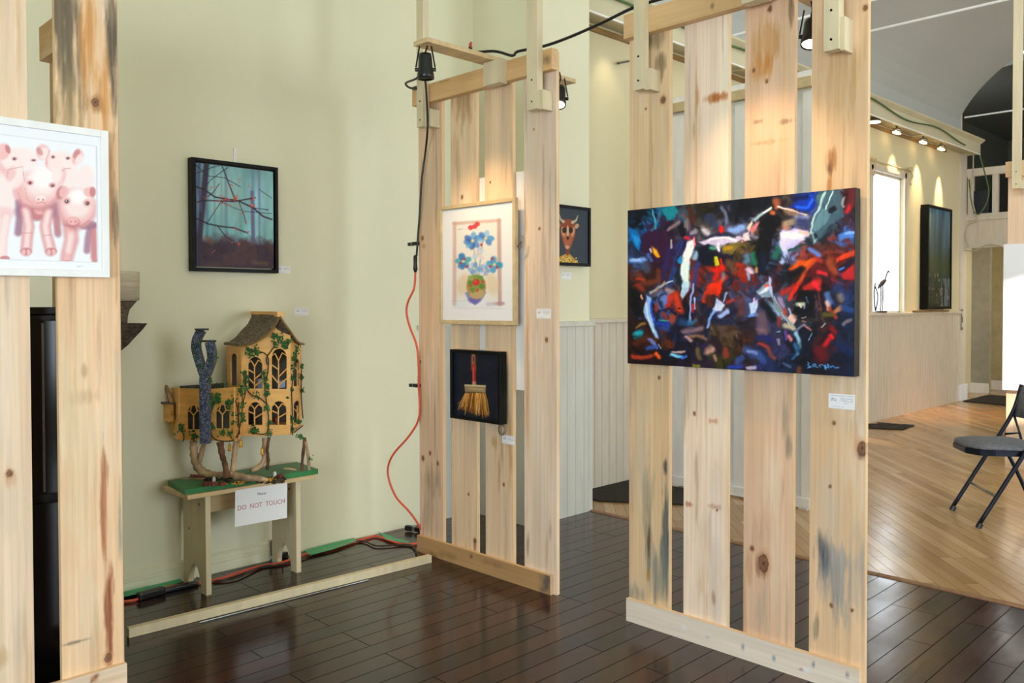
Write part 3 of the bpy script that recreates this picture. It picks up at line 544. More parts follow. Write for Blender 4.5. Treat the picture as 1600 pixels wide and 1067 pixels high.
panel('large pine slat panel carrying the wide abstract painting', (PX, P3Y, 0), -math.pi/2,
  [(0, .196, 11, '#d8bd90', [(1036, 156, .012), (1009, 170, .004), (1030, 590, .006)], [(1022, 62, .06, .05, '#7c6a4c', .55), (1033, 100, .04, .05, '#5f4f38', .55), (1022, 125, .05, .03, '#6d5a40', .5), (1017, 250, .012, .35, '#a9875a', .45), (1039, 730, .012, .04, '#3c3a3a', .8), (1040, 820, .022, .26, '#4e585c', .85), (1012, 800, .03, .25, '#8a8270', .6), (1030, 900, .07, .12, '#7b8079', .65), (1014, 840, .008, .08, '#5d4a34', .7), (1012, 900, .012, .03, '#c28a4a', .6), (1000, 700, .05, .3, '#c3b8a6', .5), (990, 930, .06, .05, '#8f8b7c', .6)]),
   (.264, .192, 12, '#efdabc', [(1085, 646, .006), (1120, 797, .004)], [(1122, 152, .06, .022, '#b5652a', .9), (1091, 150, .01, .04, '#b8763c', .5), (1087, 300, .007, .7, '#d0a272', .5), (1115, 658, .022, .014, '#c98a6c', .8), (1078, 788, .022, .012, '#b06c50', .8), (1118, 792, .035, .012, '#ad6a50', .75), (1084, 205, .008, .04, '#b78e62', .5), (1118, 870, .04, .4, '#e6dcd8', .5), (1115, 935, .01, .03, '#b48a6c', .6)]),
   (.524, .192, 13, '#dcbb96', [(1203, 14, .009), (1178, 110, .006), (1198, 127, .006), (1175, 857, .008), (1193, 880, .021)], [(1200, 70, .07, .09, '#c58a48', .55), (1190, 110, .05, .06, '#c77d35', .7), (1225, 190, .03, .012, '#7d6a54', .7), (1185, 190, .02, .01, '#857058', .6), (1200, 222, .07, .01, '#b08c68', .5), (1194, 885, .012, .03, '#3a2624', .95), (1190, 880, .03, .06, '#7a5848', .6), (1188, 835, .045, .10, '#c39c86', .5), (1226, 660, .02, .11, '#93897a', .6), (1232, 700, .016, .05, '#7a7468', .55), (1190, 960, .03, .12, '#b9a492', .5), (1200, 500, .09, .5, '#e9cdb0', .4), (1236, 20, .01, .08, '#5a452e', .6)]),
   (.778, .192, 14, '#dfbf92', [(1303, 661, .006), (1297, 760, .005), (1299, 946, .006), (1331, 953, .005), (1347, 701, .016), (1352, 12, .008)], [(1295, 262, .018, .035, '#4c2f1c', .85), (1297, 250, .028, .05, '#9c6334', .7), (1296, 290, .014, .05, '#a5612e', .7), (1346, 706, .018, .03, '#3c4658', .85), (1290, 870, .035, .09, '#4a5260', .95), (1305, 905, .06, .14, '#878c94', .7), (1320, 880, .06, .06, '#8d9092', .55), (1283, 850, .014, .06, '#3f4650', .6), (1335, 900, .05, .2, '#b5aca0', .5), (1300, 800, .05, .25, '#d3c3b0', .5), (1325, 620, .02, .1, '#cc9d6c', .4), (1310, 120, .08, .2, '#bd9258', .4), (1275, 985, .02, .06, '#6c6356', .5)])],
  (.0, .98, 2.373, 2.468, 15, '#d9b67e'), (.0, .962, .093, 16, '#e6dac2'), [(.079, .125, 2.145, .150, 2.223), (.855, .907, 2.132, .921, 2.237)],
  plank=(.57, .668, -.46, .52, 2.469), block=(.56, .65, 2.36, 2.468), kf=lambda u: kx(P3Y, u),
  raildat=([], [(1073, 978, .02, .012, '#eeeef2', .8), (1110, 994, .022, .01, '#9aa6b8', .7), (1165, 1007, .008, .016, '#8393a8', .8), (1213, 1025, .008, .012, '#8d99ac', .8), (1262, 1044, .02, .012, '#e8ebf2', .8), (1275, 1036, .005, .012, '#6f7b90', .8), (1256, 1043, .012, .006, '#b5603a', .7), (1328, 1052, .007, .014, '#5a6478', .8)]),
  beamdat=([], [(1122, 14, .012, .02, '#6b5233', .7), (1050, 45, .5, .015, '#cda26c', .4)]))
P1X, P1Y = .05, 2.80
panel('pine slat panel at the left edge carrying the framed piglets print', (P1X, P1Y, 0), 0,
  [(0, .18, 21, '#e2c8a0', [], []), (.26, .18, 22, '#e2c8a0', [], []),
   (.521, .184, 23, '#ead2ae', [(15, 740, .009), (2, 335, .012)], [(2, 340, .03, .09, '#c27a3a', .8), (15, 748, .02, .035, '#d09a72', .6), (5, 560, .05, .3, '#f0d9c4', .5), (2, 1030, .02, .05, '#c2a070', .6)]),
   (.782, .184, 24, '#e8c698', [(149, 160, .012), (169, 1028, .012)], [(100, 50, .065, .26, '#7a6c54', .9), (105, 180, .04, .14, '#97825e', .75), (96, 20, .04, .2, '#6a5d48', .7), (177, 60, .022, .26, '#5a4f42', .85), (140, 60, .03, .2, '#cd8a44', .75), (150, 165, .03, .04, '#9a6a3c', .6), (165, 160, .02, .16, '#cf8e4a', .6), (180, 330, .012, .12, '#4a443c', .55), (172, 300, .012, .18, '#b06a34', .5), (163, 800, .014, .24, '#a9623c', .85), (170, 950, .017, .22, '#9c5a3a', .9), (188, 820, .01, .18, '#8c9486', .75), (135, 620, .05, .03, '#b98e64', .5), (132, 580, .012, .03, '#a57446', .6), (120, 700, .07, .5, '#f0dcb8', .45), (115, 1004, .05, .006, '#5a5048', .6), (108, 380, .06, .12, '#d8a866', .4)])],
  (.0, .97, 2.333, 2.425, 25, '#d3ad74'), (.0, .969, .142, 26, '#ead3b0'), [(.08, .135, 2.2, .175, 2.28), (.855, .91, 2.35, .95, 2.41)], kf=lambda u: ky(P1X, u),
  raildat=([(147, 1052, .006), (140, 1062, .006)], [(145, 1057, .02, .014, '#c07a4a', .7)]))
panel('pine slat panel seen edge-on in the shade behind the piglets panel', (1.00, 3.52, 0), -math.pi/2,
  [(a, .19, 31+i, '#c9ab80', [], []) for i, a in enumerate((0, .23, .45))], (.02, .64, 2.215, 2.34, 35, '#c9a468'), (.0, .64, .09, 36, '#c9a468'), [], fine=False, kf=None, H=2.36)
# far sunlit panel on the right
t0 = panel('sunlit pine slat panel standing behind the folding chair at the right edge', (7.49, 1.985, 0), -math.pi/2,
  [(a, .19, 41+i, '#e6cba6', [], []) for i, a in enumerate((0, .26, .52, .78))], (-.01, .98, 2.30, 2.42, 45, '#d9b680'), (.0, .97, .10, 46, '#dcc29c'), [(.045, .105, 2.20, .14, 2.26)], fine=False)
box('picture_back', M_white, t0, -.005+.03, .93, -.03, .0, .62, 1.66) if False else None
cp = thing('sun_patch_canvas', 'blank white canvas standing in for the sunlit patch on the slat panel behind the chair', 'canvas', (7.455, 2.0, .62));  # white sheet added as the bright sun patch on the slats
box('canvas', M_paper, cp, .0, .03, -.95, -.0, .0, 1.15, bev=.003)
# trim strip on the floor joining two panels, and a thin grey strip
def floorbox(name, m, a, b, w, h, label, cat):
    a, b = Vector(a), Vector(b); d = b-a; L = d.length; o = box(name, m, None, 0, L, 0, w, 0, h, bev=.002); o.location = (a.x, a.y, .0005); o.rotation_euler = (0, 0, math.atan2(d.y, d.x)); return tag(o, label, cat)
floorbox('floor_batten', M_stud, (1.236, 3.372, 0), (2.686, 3.285, 0), .03, .038, 'long pale pine batten lying on the dark floor, ending at the middle panel', 'batten')
floorbox('grey_strip', M_steel, (1.50, 3.328, 0), (2.30, 3.283, 0), .007, .005, 'thin grey strip lying on the dark floor in front of the pine batten', 'strip')
# ================================================================== SPOTLIGHTS
def can(name, label, loc, aim, lit, body=None, grp='small black spotlights on the lamp arms'):
    t = thing(name, label, 'spotlight', loc, 0, grp); d = Vector(body or aim).normalized(); q = d.to_track_quat('-Z', 'Y').to_matrix().to_4x4(); c = Vector((0, 0, -.095)); T = Matrix.Translation(c) @ q
    bm = bmesh.new(); lathe(bm, [(.012, .062), (.026, .058), (.029, .04), (.031, .0), (.036, -.03), (.037, -.05), (.033, -.052), (.030, -.03)], 24)
    h = obj('housing', bm, M_black, t, True); h.data.transform(T)
    bm = bmesh.new(); lathe(bm, [(.031, -.046), (.031, -.042)], 24); l = obj('lamp_lens', bm, M_lens if lit else M_black, t); l.data.transform(T)
    for s in (-1, 1):
        bm = bmesh.new(); tube(bm, [(c.x+s*.042*ax[0], c.y+s*.042*ax[1], c.z), (s*.026*ax[0], s*.026*ax[1], -.004)], .0035, 6); obj('yoke_arm', bm, M_metal, t)
        bm = bmesh.new(); tube(bm, [(c.x+s*.030*ax[0], c.y+s*.030*ax[1], c.z-.01), (c.x+s*.046*ax[0], c.y+s*.046*ax[1], c.z-.01)], .008, 10); obj('knob', bm, M_black, t)
    bm = bmesh.new(); tube(bm, smoothpts([(0, 0, .03), (.01, .0, .0), (.0, 0, -.03), c+d*-.055]), .004, 6); obj('lamp_cord', bm, M_black, t, True)
    if lit or 1:
        p = Vector(loc)+c+d*.06; spot('lamp_beam', p, p+Vector(aim), 30 if lit == 0 else 14, 80, (1, .66, .34), 1., .03)
    return t
ax = (.7, -.7)
can('spotlight', 'black spotlight hanging from the near end of the lamp arm above the middle panel', (2.325, 2.875, 2.426), (.42, .12, -1), 0, (.05, .02, -1))
ax = (.6, -.8)
can('spotlight', 'lit spotlight under the far end of the middle panel lamp arm, right of the panel', (3.13, 2.82, 2.426), (-.35, -.22, -.8), 1)
can('spotlight', 'lit spotlight behind the big panel, seen in its right gap near the top', (3.13, 1.512, 2.44), (-.3, -.1, -.8), 1)
can('spotlight', 'spotlight above the front of the big panel, on its lamp arm', (2.33, 1.50, 2.469), (.40, .0, -1), 0)
# wooden clothes peg and clamps
t = thing('clamp_clip', 'tiny red plastic clip standing on the lamp arm of the middle panel', 'clip', tuple(onx(735, 70, 2.58)-np.array([0, 0, .012])))
for s in (-1, 1): bm = bmesh.new(); tube(bm, [(0, s*.004, -.004), (s*.006, s*.012, .022)], .004, 6); obj('clip_arm', bm, M_redp, t)
bm = bmesh.new(); bx(bm, -.004, .004, -.008, .008, -.014, .004); obj('clip_jaw', bm, M_black, t)
for i, (px, py) in enumerate(((646, 381), (648, 602))):
    p = onx(px, py, 2.765); t = thing('spring_clamp', ['upper black spring clamp gripping the left edge of the middle panel', 'lower black spring clamp gripping the left edge of the middle panel'][i], 'clamp', tuple(p), 0, 'black spring clamps')
    box('clamp_jaw', M_black, t, -.012, .022, -.035, .0, -.009, .009, bev=.002); box('clamp_handle', M_black, t, -.012, .012, .012, .036, -.010, .008, bev=.003); box('clamp_spring', M_steel, t, -.010, .010, 0, .012, -.007, .008, bev=.002)
p = onz(648, 826, .02); t = thing('spring_clamp', 'black spring clamp lying on the floor at the foot of the middle panel', 'clamp', tuple(p), .3, 'black spring clamps')
box('clamp_jaw', M_black, t, -.012, .03, -.055, -.006, -.014, .012, bev=.002); box('clamp_handle', M_black, t, -.015, .012, .014, .06, -.014, .014, bev=.003); box('clamp_spring', M_steel, t, -.010, .010, -.008, .016, -.012, .012, bev=.002)
# ================================================================== CABLES AND TAPE
def cable(name, label, pts, r, m, cat='cable'):
    bm = bmesh.new(); tube(bm, smoothpts(pts, 6), r, 7); return tag(obj(name, bm, m, smooth=True), label, cat)
X2 = 2.70
cable('power_cable', 'long black cable slung from the middle lamp arm up to the big panel', [onx(685, 76, 2.45)+np.array([0, 0, .0]), onx(705, 84, 2.52), onx(718, 85, 2.58), onx(770, 80, 2.66), onx(800, 87, 2.69), (2.72, 2.70, 2.445), onx(850, 72, 2.74), onx(890, 58, 2.76), onx(940, 36, 2.76), onx(985, 14, 2.76), onx(1010, 5, 2.76), onx(1060, -9, 2.76)], .0065, M_black)
cable('power_cable', 'black cable running down the left edge of the middle panel from the plug', [onx(652, 138, X2), onx(640, 137, X2), onx(634, 130, X2), onx(648, 124, X2-.02), onx(658, 118, X2-.02), onx(664, 124, X2-.01), onx(667, 160, X2), onx(668, 200, X2), onx(665, 235, 2.74), onx(659, 280, 2.745), onx(656, 330, 2.75), onx(653, 370, 2.75), onx(651, 400, 2.75)], .0055, M_black)
t = thing('power_plug', 'black plug behind the top of the middle panel hanger', 'plug', tuple(onx(652, 137, 2.71))); box('plug_body', M_black, t, -.01, .012, -.025, .03, -.008, .008, bev=.003)
t = thing('cable_connector', 'black connector joining the black cable to the orange extension cord', 'connector', tuple(onx(649, 412, 2.75)))
bm = bmesh.new(); lathe(bm, [(.006, .045), (.011, .035), (.010, .0), (.012, -.03), (.006, -.045)], 14); obj('connector_body', bm, M_black, t, True); bm = bmesh.new(); lathe(bm, [(.008, .05), (.008, .062)], 10); obj('collar', bm, M_white, t)
cable('extension_lead', 'orange extension cord snaking down the left edge of the middle panel', [onx(649, 424, 2.75), onx(647, 450, 2.75), onx(638, 470, 2.74), onx(635, 487, 2.74), onx(640, 510, 2.74), onx(651, 540, 2.75), onx(654, 575, 2.75), onx(654, 600, 2.75), onx(655, 650, 2.75), onx(640, 680, 2.73), onx(613, 712, 2.71), onx(606, 740, 2.71), onx(618, 775, 2.72), onx(640, 800, 2.74), onx(654, 820, 2.76), onx(658, 832, 2.80)], .0058, M_orange)
FZ = .008
cable('extension_lead', 'orange extension cord along the back wall floor behind the stool', [onz(x, y, FZ) for x, y in ((140, 938), (192, 940), (225, 933), (262, 917), (300, 912), (340, 905), (400, 886), (440, 879), (470, 868), (500, 862), (555, 846)) ]+[onz(575, 840, FZ), onz(590, 838, FZ), onz(620, 848, FZ), onz(645, 850, FZ), onz(672, 842, FZ)], .006, M_orange)
cable('extension_lead', 'thin dark cord loose on the dark floor behind the stool', [onz(x, y, FZ) for x, y in ((335, 908), (370, 903), (410, 885), (450, 879), (555, 846), (590, 853), (640, 851), (652, 868), (656, 876))], .0045, M_barkd)
bm = bmesh.new(); p = onz(236, 926, .02); bx(bm, -.06, .06, -.02, .02, 0, .035, bev=.008); o = obj('adapter_brick', bm, M_black); o.location = (p[0], p[1], 0); o.rotation_euler = (0, 0, .1); tag(o, 'black adapter on the floor by the left end of the orange cord', 'adapter')
bm = bmesh.new(); p = onz(265, 921, .01); bx(bm, -.10, .10, -.015, .02, 0, .02, bev=.006); o = obj('plug_strip', bm, M_black); o.location = (p[0]+.03, p[1], 0); tag(o, 'flat black plug lying along the orange cord left of the stool', 'plug')
def tape(label, pts):
    bm = bmesh.new(); n = len(pts); A = [bm.verts.new((p[0][0], p[0][1], p[0][2]+.012)) for p in pts]; B = [bm.verts.new((p[1][0], p[1][1], p[1][2]+.012)) for p in pts]
    for i in range(n-1): bm.faces.new((A[i], B[i], B[i+1], A[i+1]))
    r = bmesh.ops.extrude_face_region(bm, geom=bm.faces[:]); bmesh.ops.translate(bm, verts=[v for v in r['geom'] if isinstance(v, bmesh.types.BMVert)], vec=(0, 0, .0015)); return tag(obj('floor_tape', bm, M_green), label, 'tape')
zt = 0
tape('strip of green tape along the wall left of the stool', [(onz(150, 937), onz(150, 946)), (onz(192, 925), onz(192, 937)), (onz(232, 917), onz(235, 928)), (onz(282, 907), onz(284, 913))])
tape('strip of green tape on the floor just right of the stool', [(onz(476, 864), onz(484, 871)), (onz(515, 853), onz(520, 862)), (onz(553, 844), onz(556, 849))])
tape('loose twist of green tape on the floor beside the middle panel', [(onz(590, 834), onz(594, 836)), (onz(600, 837), onz(603, 846)), (onz(620, 845), onz(625, 850)), (onz(640, 850), onz(636, 852))])
# dangling bits behind the middle panel
t = thing('baseboard_heater_end', 'metal end fitting on the baseboard behind the stool', 'pipe fitting', (2.16, YW-.03, .0)); box('plate', M_steel, t, -.02, .01, -.01, .02, .02, .10); box('valve', M_black, t, .015, .03, -.015, .0, .0, .09, bev=.003); box('elbow', M_black, t, .0, .06, -.012, .006, .0, .03, bev=.004)
# ================================================================== ART ON THE WALLS AND PANELS
def framed(label, loc, rz, W, H, fw, fd, fm, cat='painting', name='framed_painting', mat=None, lip=0):
    t = thing(name, label, cat, loc, rz); bm = bmesh.new()
    for a in ((0, fw, 0, H), (W-fw, W, 0, H), (fw, W-fw, 0, fw), (fw, W-fw, H-fw, H)): bx(bm, a[0], a[1], 0, fd, a[2], a[3])
    bmesh.ops.bevel(bm, geom=[e for e in bm.edges], offset=.0012, segments=1, affect='EDGES'); obj('frame', bm, fm, t); return t
def card(label, X, y, z, face, w=.078, h=.040, loc=None, grp='small white title cards', tilt=0):
    t = thing('title_card', label, 'title card', loc, -math.pi/2 if face == 'x' else 0, grp); t.rotation_euler[1] = tilt
    W, H = w, h; nu, nv = 60, 30; U, V = np.meshgrid(np.linspace(0, 1, nu+1), np.linspace(0, 1, nv+1)); c = np.ones(U.shape+(3,))*srgb('#f3f2f6')
    r = np.random.default_rng(int(abs(loc[2])*997)); k = r.random((20, 80))
    def ln(v, u0, u1, h_, d): m = (abs(V-v) < h_) & (U > u0) & (U < u1) & (np.array(k)[(int(v*19)), (U*60).astype(int)] > .25); c[m] = c[m]*(1-d)+srgb('#5a6070')*d
    ln(.86, .08, .95, .018, .5)
    for v in (.66, .56): ln(v, .10, .32, .03, .7)
    for v in (.70, .60, .50): ln(v, .45, .93, .03, .6)
    ln(.36, .6, .75, .025, .5); ln(.14, .12, .6, .02, .35)
    slab('card', W, H, .0012, nu, nv, lin(c), M_print, t, (0, -.0012, 0), side=lin('#f3f2f6')); return t
# forest painting on the back wall
FX0, FX1, FZ0, FZ1 = 1.728, 2.176, 1.462, 1.997
t = framed('black framed painting of a teal misty forest with red-berried branches on the green wall', (FX0, YW-.045, FZ0), 0, FX1-FX0, FZ1-FZ0, .017, .043, M_blackw)
w_, h_ = FX1-FX0-.046, FZ1-FZ0-.046
cv = Canvas(w_, h_, 130, 155, '#86bfc0', (FX0+.023, YW-.03, FZ0+.023), (1, 0, 0), 3); X, Y, U, V = cv.X, cv.Y, cv.U, cv.V
n = fbm(U*9, V*3, 2); n2 = fbm(U*12, V*12, 8)
c = srgb('#6fb0bc')*(1-U[..., None]*.4)+srgb('#a9cfc0')*(U[..., None]*.4); c = c*(.75+.5*n[..., None]); g = np.exp(-(((U-.35)/.25)**2+((V-.75)/.3)**2))[..., None]; c = c*(1-g*.6)+srgb('#c4e6e0')*g*.6
g = np.exp(-(((U-.85)/.18)**2+((V-.72)/.25)**2))[..., None]; c = c*(1-g*.55)+srgb('#a9dff5')*g*.55; cv.c = c
for x, wd_, h in ((310, 7, '#4b5c86'), (322, 5, '#5c7398'), (334, 4, '#7a93a8'), (352, 5, '#6a86a0'), (371, 4, '#8fb6b8'), (394, 6, '#6f86a8'), (404, 4, '#7a6a9a'), (417, 5, '#8fb8b0'), (345, 3, '#7fa6ae')): cv.line(h, wd_, [(x, 255), (x+1, 400)], .5, .55, tex=.3)
g = np.clip((.33+.07*(n2-.5)*2-V)/.10, 0, 1)[..., None]; d = srgb('#3a2636')*(.6+.8*n2[..., None]); d2 = fbm(U*7, V*9, 12)[..., None]; d = d*(1-.35*(d2 > .55))+srgb('#6d4436')*.35*(d2 > .55); cv.c = cv.c*(1-g)+d*g
cv.line('#a0785a', 8, [(318, 372), (330, 378)], .8, .5, tex=.5); cv.line('#8a6a3a', 6, [(395, 410), (415, 412)], .8, .5, tex=.5)
cv.line('#3a2c48', 9, [(309, 420), (311, 370), (315, 330), (322, 255)], .4, .95); cv.line('#3d3350', 6, [(305, 420), (304, 340), (303, 256)], .4, .85); cv.line('#54507a', 4, [(314, 330), (309, 290), (311, 255)], .5, .8)
cv.line('#6a5a8a', 5, [(395, 378), (394, 340), (393, 300)], .5, .8)
br = '#2c1f2e'
for pts, wd_ in (([(303, 291), (318, 296), (335, 308), (352, 311), (372, 314), (395, 325), (410, 338), (424, 343)], 2.4), ([(303, 318), (316, 313), (340, 314), (365, 315), (398, 309)], 2.), ([(303, 340), (325, 350), (345, 354), (365, 356), (386, 364)], 2.2), ([(340, 354), (352, 370), (362, 376)], 1.6), ([(345, 256), (356, 285), (365, 308)], 1.8), ([(303, 272), (330, 262), (345, 258)], 1.2), ([(318, 312), (333, 300), (342, 287)], 1.2), ([(322, 350), (335, 330), (345, 315)], 1.2), ([(305, 258), (325, 275), (350, 278), (375, 292)], 1.1), ([(312, 300), (330, 280), (355, 262)], 1.1), ([(395, 325), (418, 328)], 1.2), ([(372, 314), (380, 335), (384, 350)], 1.2), ([(404, 296), (424, 310)], 1.), ([(345, 315), (365, 325), (380, 330), (424, 334)], .9)): cv.line(br, wd_, pts, .4, .95)
rg = np.random.default_rng(4)
for (x, y, r) in ((366, 311, 3.2), (355, 312, 2.4), (340, 314, 2), (328, 294, 1.8), (393, 310, 2.2), (392, 322, 2.4), (397, 321, 1.8), (360, 290, 1.7), (372, 323, 1.6), (378, 333, 1.6), (347, 318, 1.6), (357, 319, 1.8), (335, 292, 1.4), (374, 282, 1.5), (389, 290, 1.4), (303, 270, 1.6), (304, 317, 1.4), (334, 329, 1.3), (367, 357, 1.8), (386, 363, 1.5), (372, 381, 1.8), (362, 378, 1.3), (350, 311, 2), (370, 308, 2), (320, 311, 1.6), (344, 306, 1.5), (384, 346, 1.4), (332, 394, 1.2)):
    for _ in range(4): cv.ell('#d8423a' if rg.random() > .3 else '#e88a78', x+rg.normal()*1.6, y+rg.normal()*1.4, r*.6, r*.5, rg.random()*90, .5, .9)
cv.slab('canvas', .02, M_paint, t, (.023, .010, .023), side=lin('#2a2030'))
box('hook', M_white, None, 1.958, 1.974, YW-.004, YW, 2.0, 2.075); tag(bpy.data.objects['hook'], 'white adhesive hanging strip on the wall above the forest painting', 'wall hook')
card('title card on the wall just right of the forest painting', 0, 0, 0, 'y', loc=(2.188, YW-.0005, 1.464)); card('title card on the wall above the tall roof of the miniature house', 0, 0, 0, 'y', loc=(2.290, YW-.0005, 1.246), w=.082)
# piglets print
t = framed('white framed print of pink piglets on the left panel', (.372, P1Y-.012-.018, 1.388), 0, .604, .462, .022, .03, M_white, 'picture', 'framed_print'); t.location.y = P1Y+.02-.031
cv = Canvas(.56, .418, 260, 200, '#f2f2f8', (.394, 2.80, 1.41), (1, 0, 0), 9)
def pc(x, y): return (x/4.27, 190+y/4.27)
PK = dict(l='#fce6e4', m='#f3babb', d='#cc7c80', p='#9a6a86', e='#4a3038', s='#e8a09c')
def pE(k, x, y, rx, ry, rot=0, soft=.35, a=.9): q = pc(x, y); cv.ell(PK.get(k, k), q[0], q[1], rx/4.27, ry/4.27, rot, soft, a)
def pL(k, w, pts, soft=.4, a=.9, tp=0): cv.line(PK.get(k, k), w/4.27, [pc(*p) for p in pts], soft, a, tp)
# far pigs
for dx in (0,):
    pE('m', 60, 285, 85, 95); pE('l', 130, 250, 130, 75); pE('l', 70, 260, 60, 60); pE('m', 20, 200, 45, 55, 20); pE('d', 50, 185, 16, 30, -20)
    pE('l', 400, 300, 110, 100); pE('m', 355, 280, 55, 60); pE('l', 395, 270, 80, 70); pE('m', 285, 205, 45, 52, -10); pE('l', 292, 215, 36, 42); pE('d', 262, 200, 18, 30, -30, .5, .7); pE('m', 515, 240, 34, 52, 25); pE('d', 508, 215, 20, 34, 30, .5, .8); pE('l', 525, 255, 22, 40, 20)
    pE('l', 455, 370, 65, 90); pE('m', 410, 370, 26, 60, 10, .5, .7); pE('l', 570, 380, 60, 90); pL('d', 5, [(400, 380), (400, 340), (430, 315), (470, 312)], .5, .7)
    pE('d', 95, 248, 18, 13, 0, .5, .6); pE('e', 93, 250, 9, 8); pE('d', 222, 258, 22, 10, 0, .5, .5); pE('e', 222, 259, 10, 6); pE('d', 352, 238, 16, 12, 0, .5, .5); pE('e', 352, 236, 8, 8); pE('d', 452, 245, 18, 12, 0, .5, .5); pE('e', 450, 245, 9, 8)
    pL('d', 6, [(330, 190), (308, 250), (310, 300), (350, 335)], .5, .6)
# left pig body
pE('l', -20, 520, 130, 170); pE('m', 20, 610, 80, 40, 0, .6, .5); pL('m', 60, [(40, 640), (15, 780), (10, 900)]); pL('l', 46, [(40, 640), (15, 780), (10, 900)]); pE('d', 30, 915, 34, 20)
# middle pig: hind and fore legs, shade, head
pL('p', 50, [(125, 540), (130, 640), (120, 740)], .4, .85); pL('p', 46, [(365, 560), (375, 650), (385, 750)], .4, .7); pL('d', 34, [(375, 640), (380, 740)], .4, .8)
pE('p', 245, 600, 140, 60, 0, .4, .8); pE('d', 245, 615, 34, 45); pE('m', 265, 590, 40, 30)
for pts in ([(170, 590), (190, 700), (180, 770), (172, 860)], [(320, 600), (300, 700), (310, 760), (335, 860)]): pL('d', 70, pts, .35, .9); pL('m', 56, pts, .5, .9); pL('l', 30, pts, .8, .8)
for x, y in ((172, 865), (340, 865)): pE('d', x, y, 38, 24); pE('m', x-16, y+6, 14, 18); pE('m', x+16, y+6, 14, 18); pL('p', 4, [(x, y-12), (x, y+22)])
pL('d', 5, [(140, 745), (215, 742)], .5, .6); pL('d', 5, [(285, 760), (340, 755)], .5, .6)
pE('d', 250, 470, 152, 124, 8); pE('m', 240, 450, 148, 122, 8, .3); pE('l', 275, 410, 118, 108, 5, .5); pE('#ffffff', 290, 380, 80, 70, 0, .9, .7)
pE('l', 100, 370, 58, 78, 15); pE('m', 70, 350, 30, 50, 20, .6, .7); pL('d', 4, [(45, 370), (55, 320), (150, 300), (155, 360), (165, 400)], .5, .7); pE('l', 378, 360, 34, 48, 30); pL('d', 4, [(120, 470), (140, 540), (200, 580), (300, 585)], .5, .7); pL('d', 4, [(165, 440), (180, 520), (220, 555)], .5, .5)
for x, y in ((198, 408), (348, 425)): pE('m', x, y, 26, 20); pE('d', x, y+1, 17, 11); pE('e', x, y+2, 9, 10); pE('#ffffff', x-3, y-1, 2.5, 2.5)
pE('m', 270, 520, 46, 34); pE('l', 270, 512, 38, 24); pE('d', 255, 520, 8, 7); pE('d', 285, 522, 8, 7); pL('d', 6, [(245, 545), (275, 535), (300, 545)], .5, .8)
# right pig
pL('p', 44, [(600, 700), (585, 780), (578, 860)], .4, .8); pL('d', 44, [(620, 700), (625, 900), (640, 960)], .4, .9); pE('p', 580, 690, 70, 30, 0, .4, .8)
pL('d', 92, [(465, 680), (475, 790), (450, 880), (440, 940)], .35, .9, .2); pL('m', 74, [(465, 690), (475, 790), (450, 880), (440, 935)], .5, .9, .2); pL('l', 34, [(470, 760), (455, 860)], .9, .8); pE('d', 440, 940, 30, 14); pL('p', 10, [(430, 690), (500, 715)], .6, .5)
pE('d', 508, 585, 126, 132); pE('m', 512, 575, 120, 124, 0, .3); pE('l', 515, 545, 98, 104, 0, .5); pE('#ffffff', 520, 500, 60, 50, 0, .9, .7)
pE('d', 405, 475, 30, 45, 20); pE('m', 425, 470, 30, 40, 20); pE('m', 600, 470, 45, 34); pE('d', 615, 470, 20, 34)
for x, y in ((443, 530), (580, 542)): pE('m', x, y, 28, 26); pE('d', x, y+2, 18, 14); pE('e', x, y+4, 12, 12); pE('#ffffff', x-4, y, 3, 3)
pE('d', 487, 672, 44, 34); pE('m', 485, 664, 38, 26); pE('d', 470, 668, 8, 6); pE('d', 502, 668, 8, 6); pL('d', 6, [(440, 690), (490, 705), (550, 690), (590, 660)], .5, .8)
for x, y in ((-150, 420), (-300, 470), (-420, 350), (-250, 300)): pE('d', x, y, 120, 115); pE('m', x, y-6, 112, 106); pE('l', x+5, y-25, 90, 85, 0, .5); pE('e', x-50, y-30, 10, 10); pE('e', x+50, y-30, 10, 10); pE('d', x, y+60, 40, 28)
for x in (-330, -230, -120, -60): pL('m', 56, [(x, 560), (x-5, 860)])
cv.c[(cv.V < .06) | (cv.V > .93) | (cv.U > .978) | (cv.U < .02)] = srgb('#f0f1f7')
m_ = ((abs(cv.V-.06) < .004) | (abs(cv.V-.93) < .004)) & (cv.U < .978) & (cv.U > .02); cv.c[m_] = srgb('#dcdce4'); cv.c[(abs(cv.U-.978) < .003) & (cv.V > .06) & (cv.V < .93)] = srgb('#d8d8e0')
pL('#8a8a9a', 3, [(510, 965), (520, 968), (535, 964), (550, 967)], .5, .7)
cv.slab('print', .004, M_print, t, (.022, .008, .022))
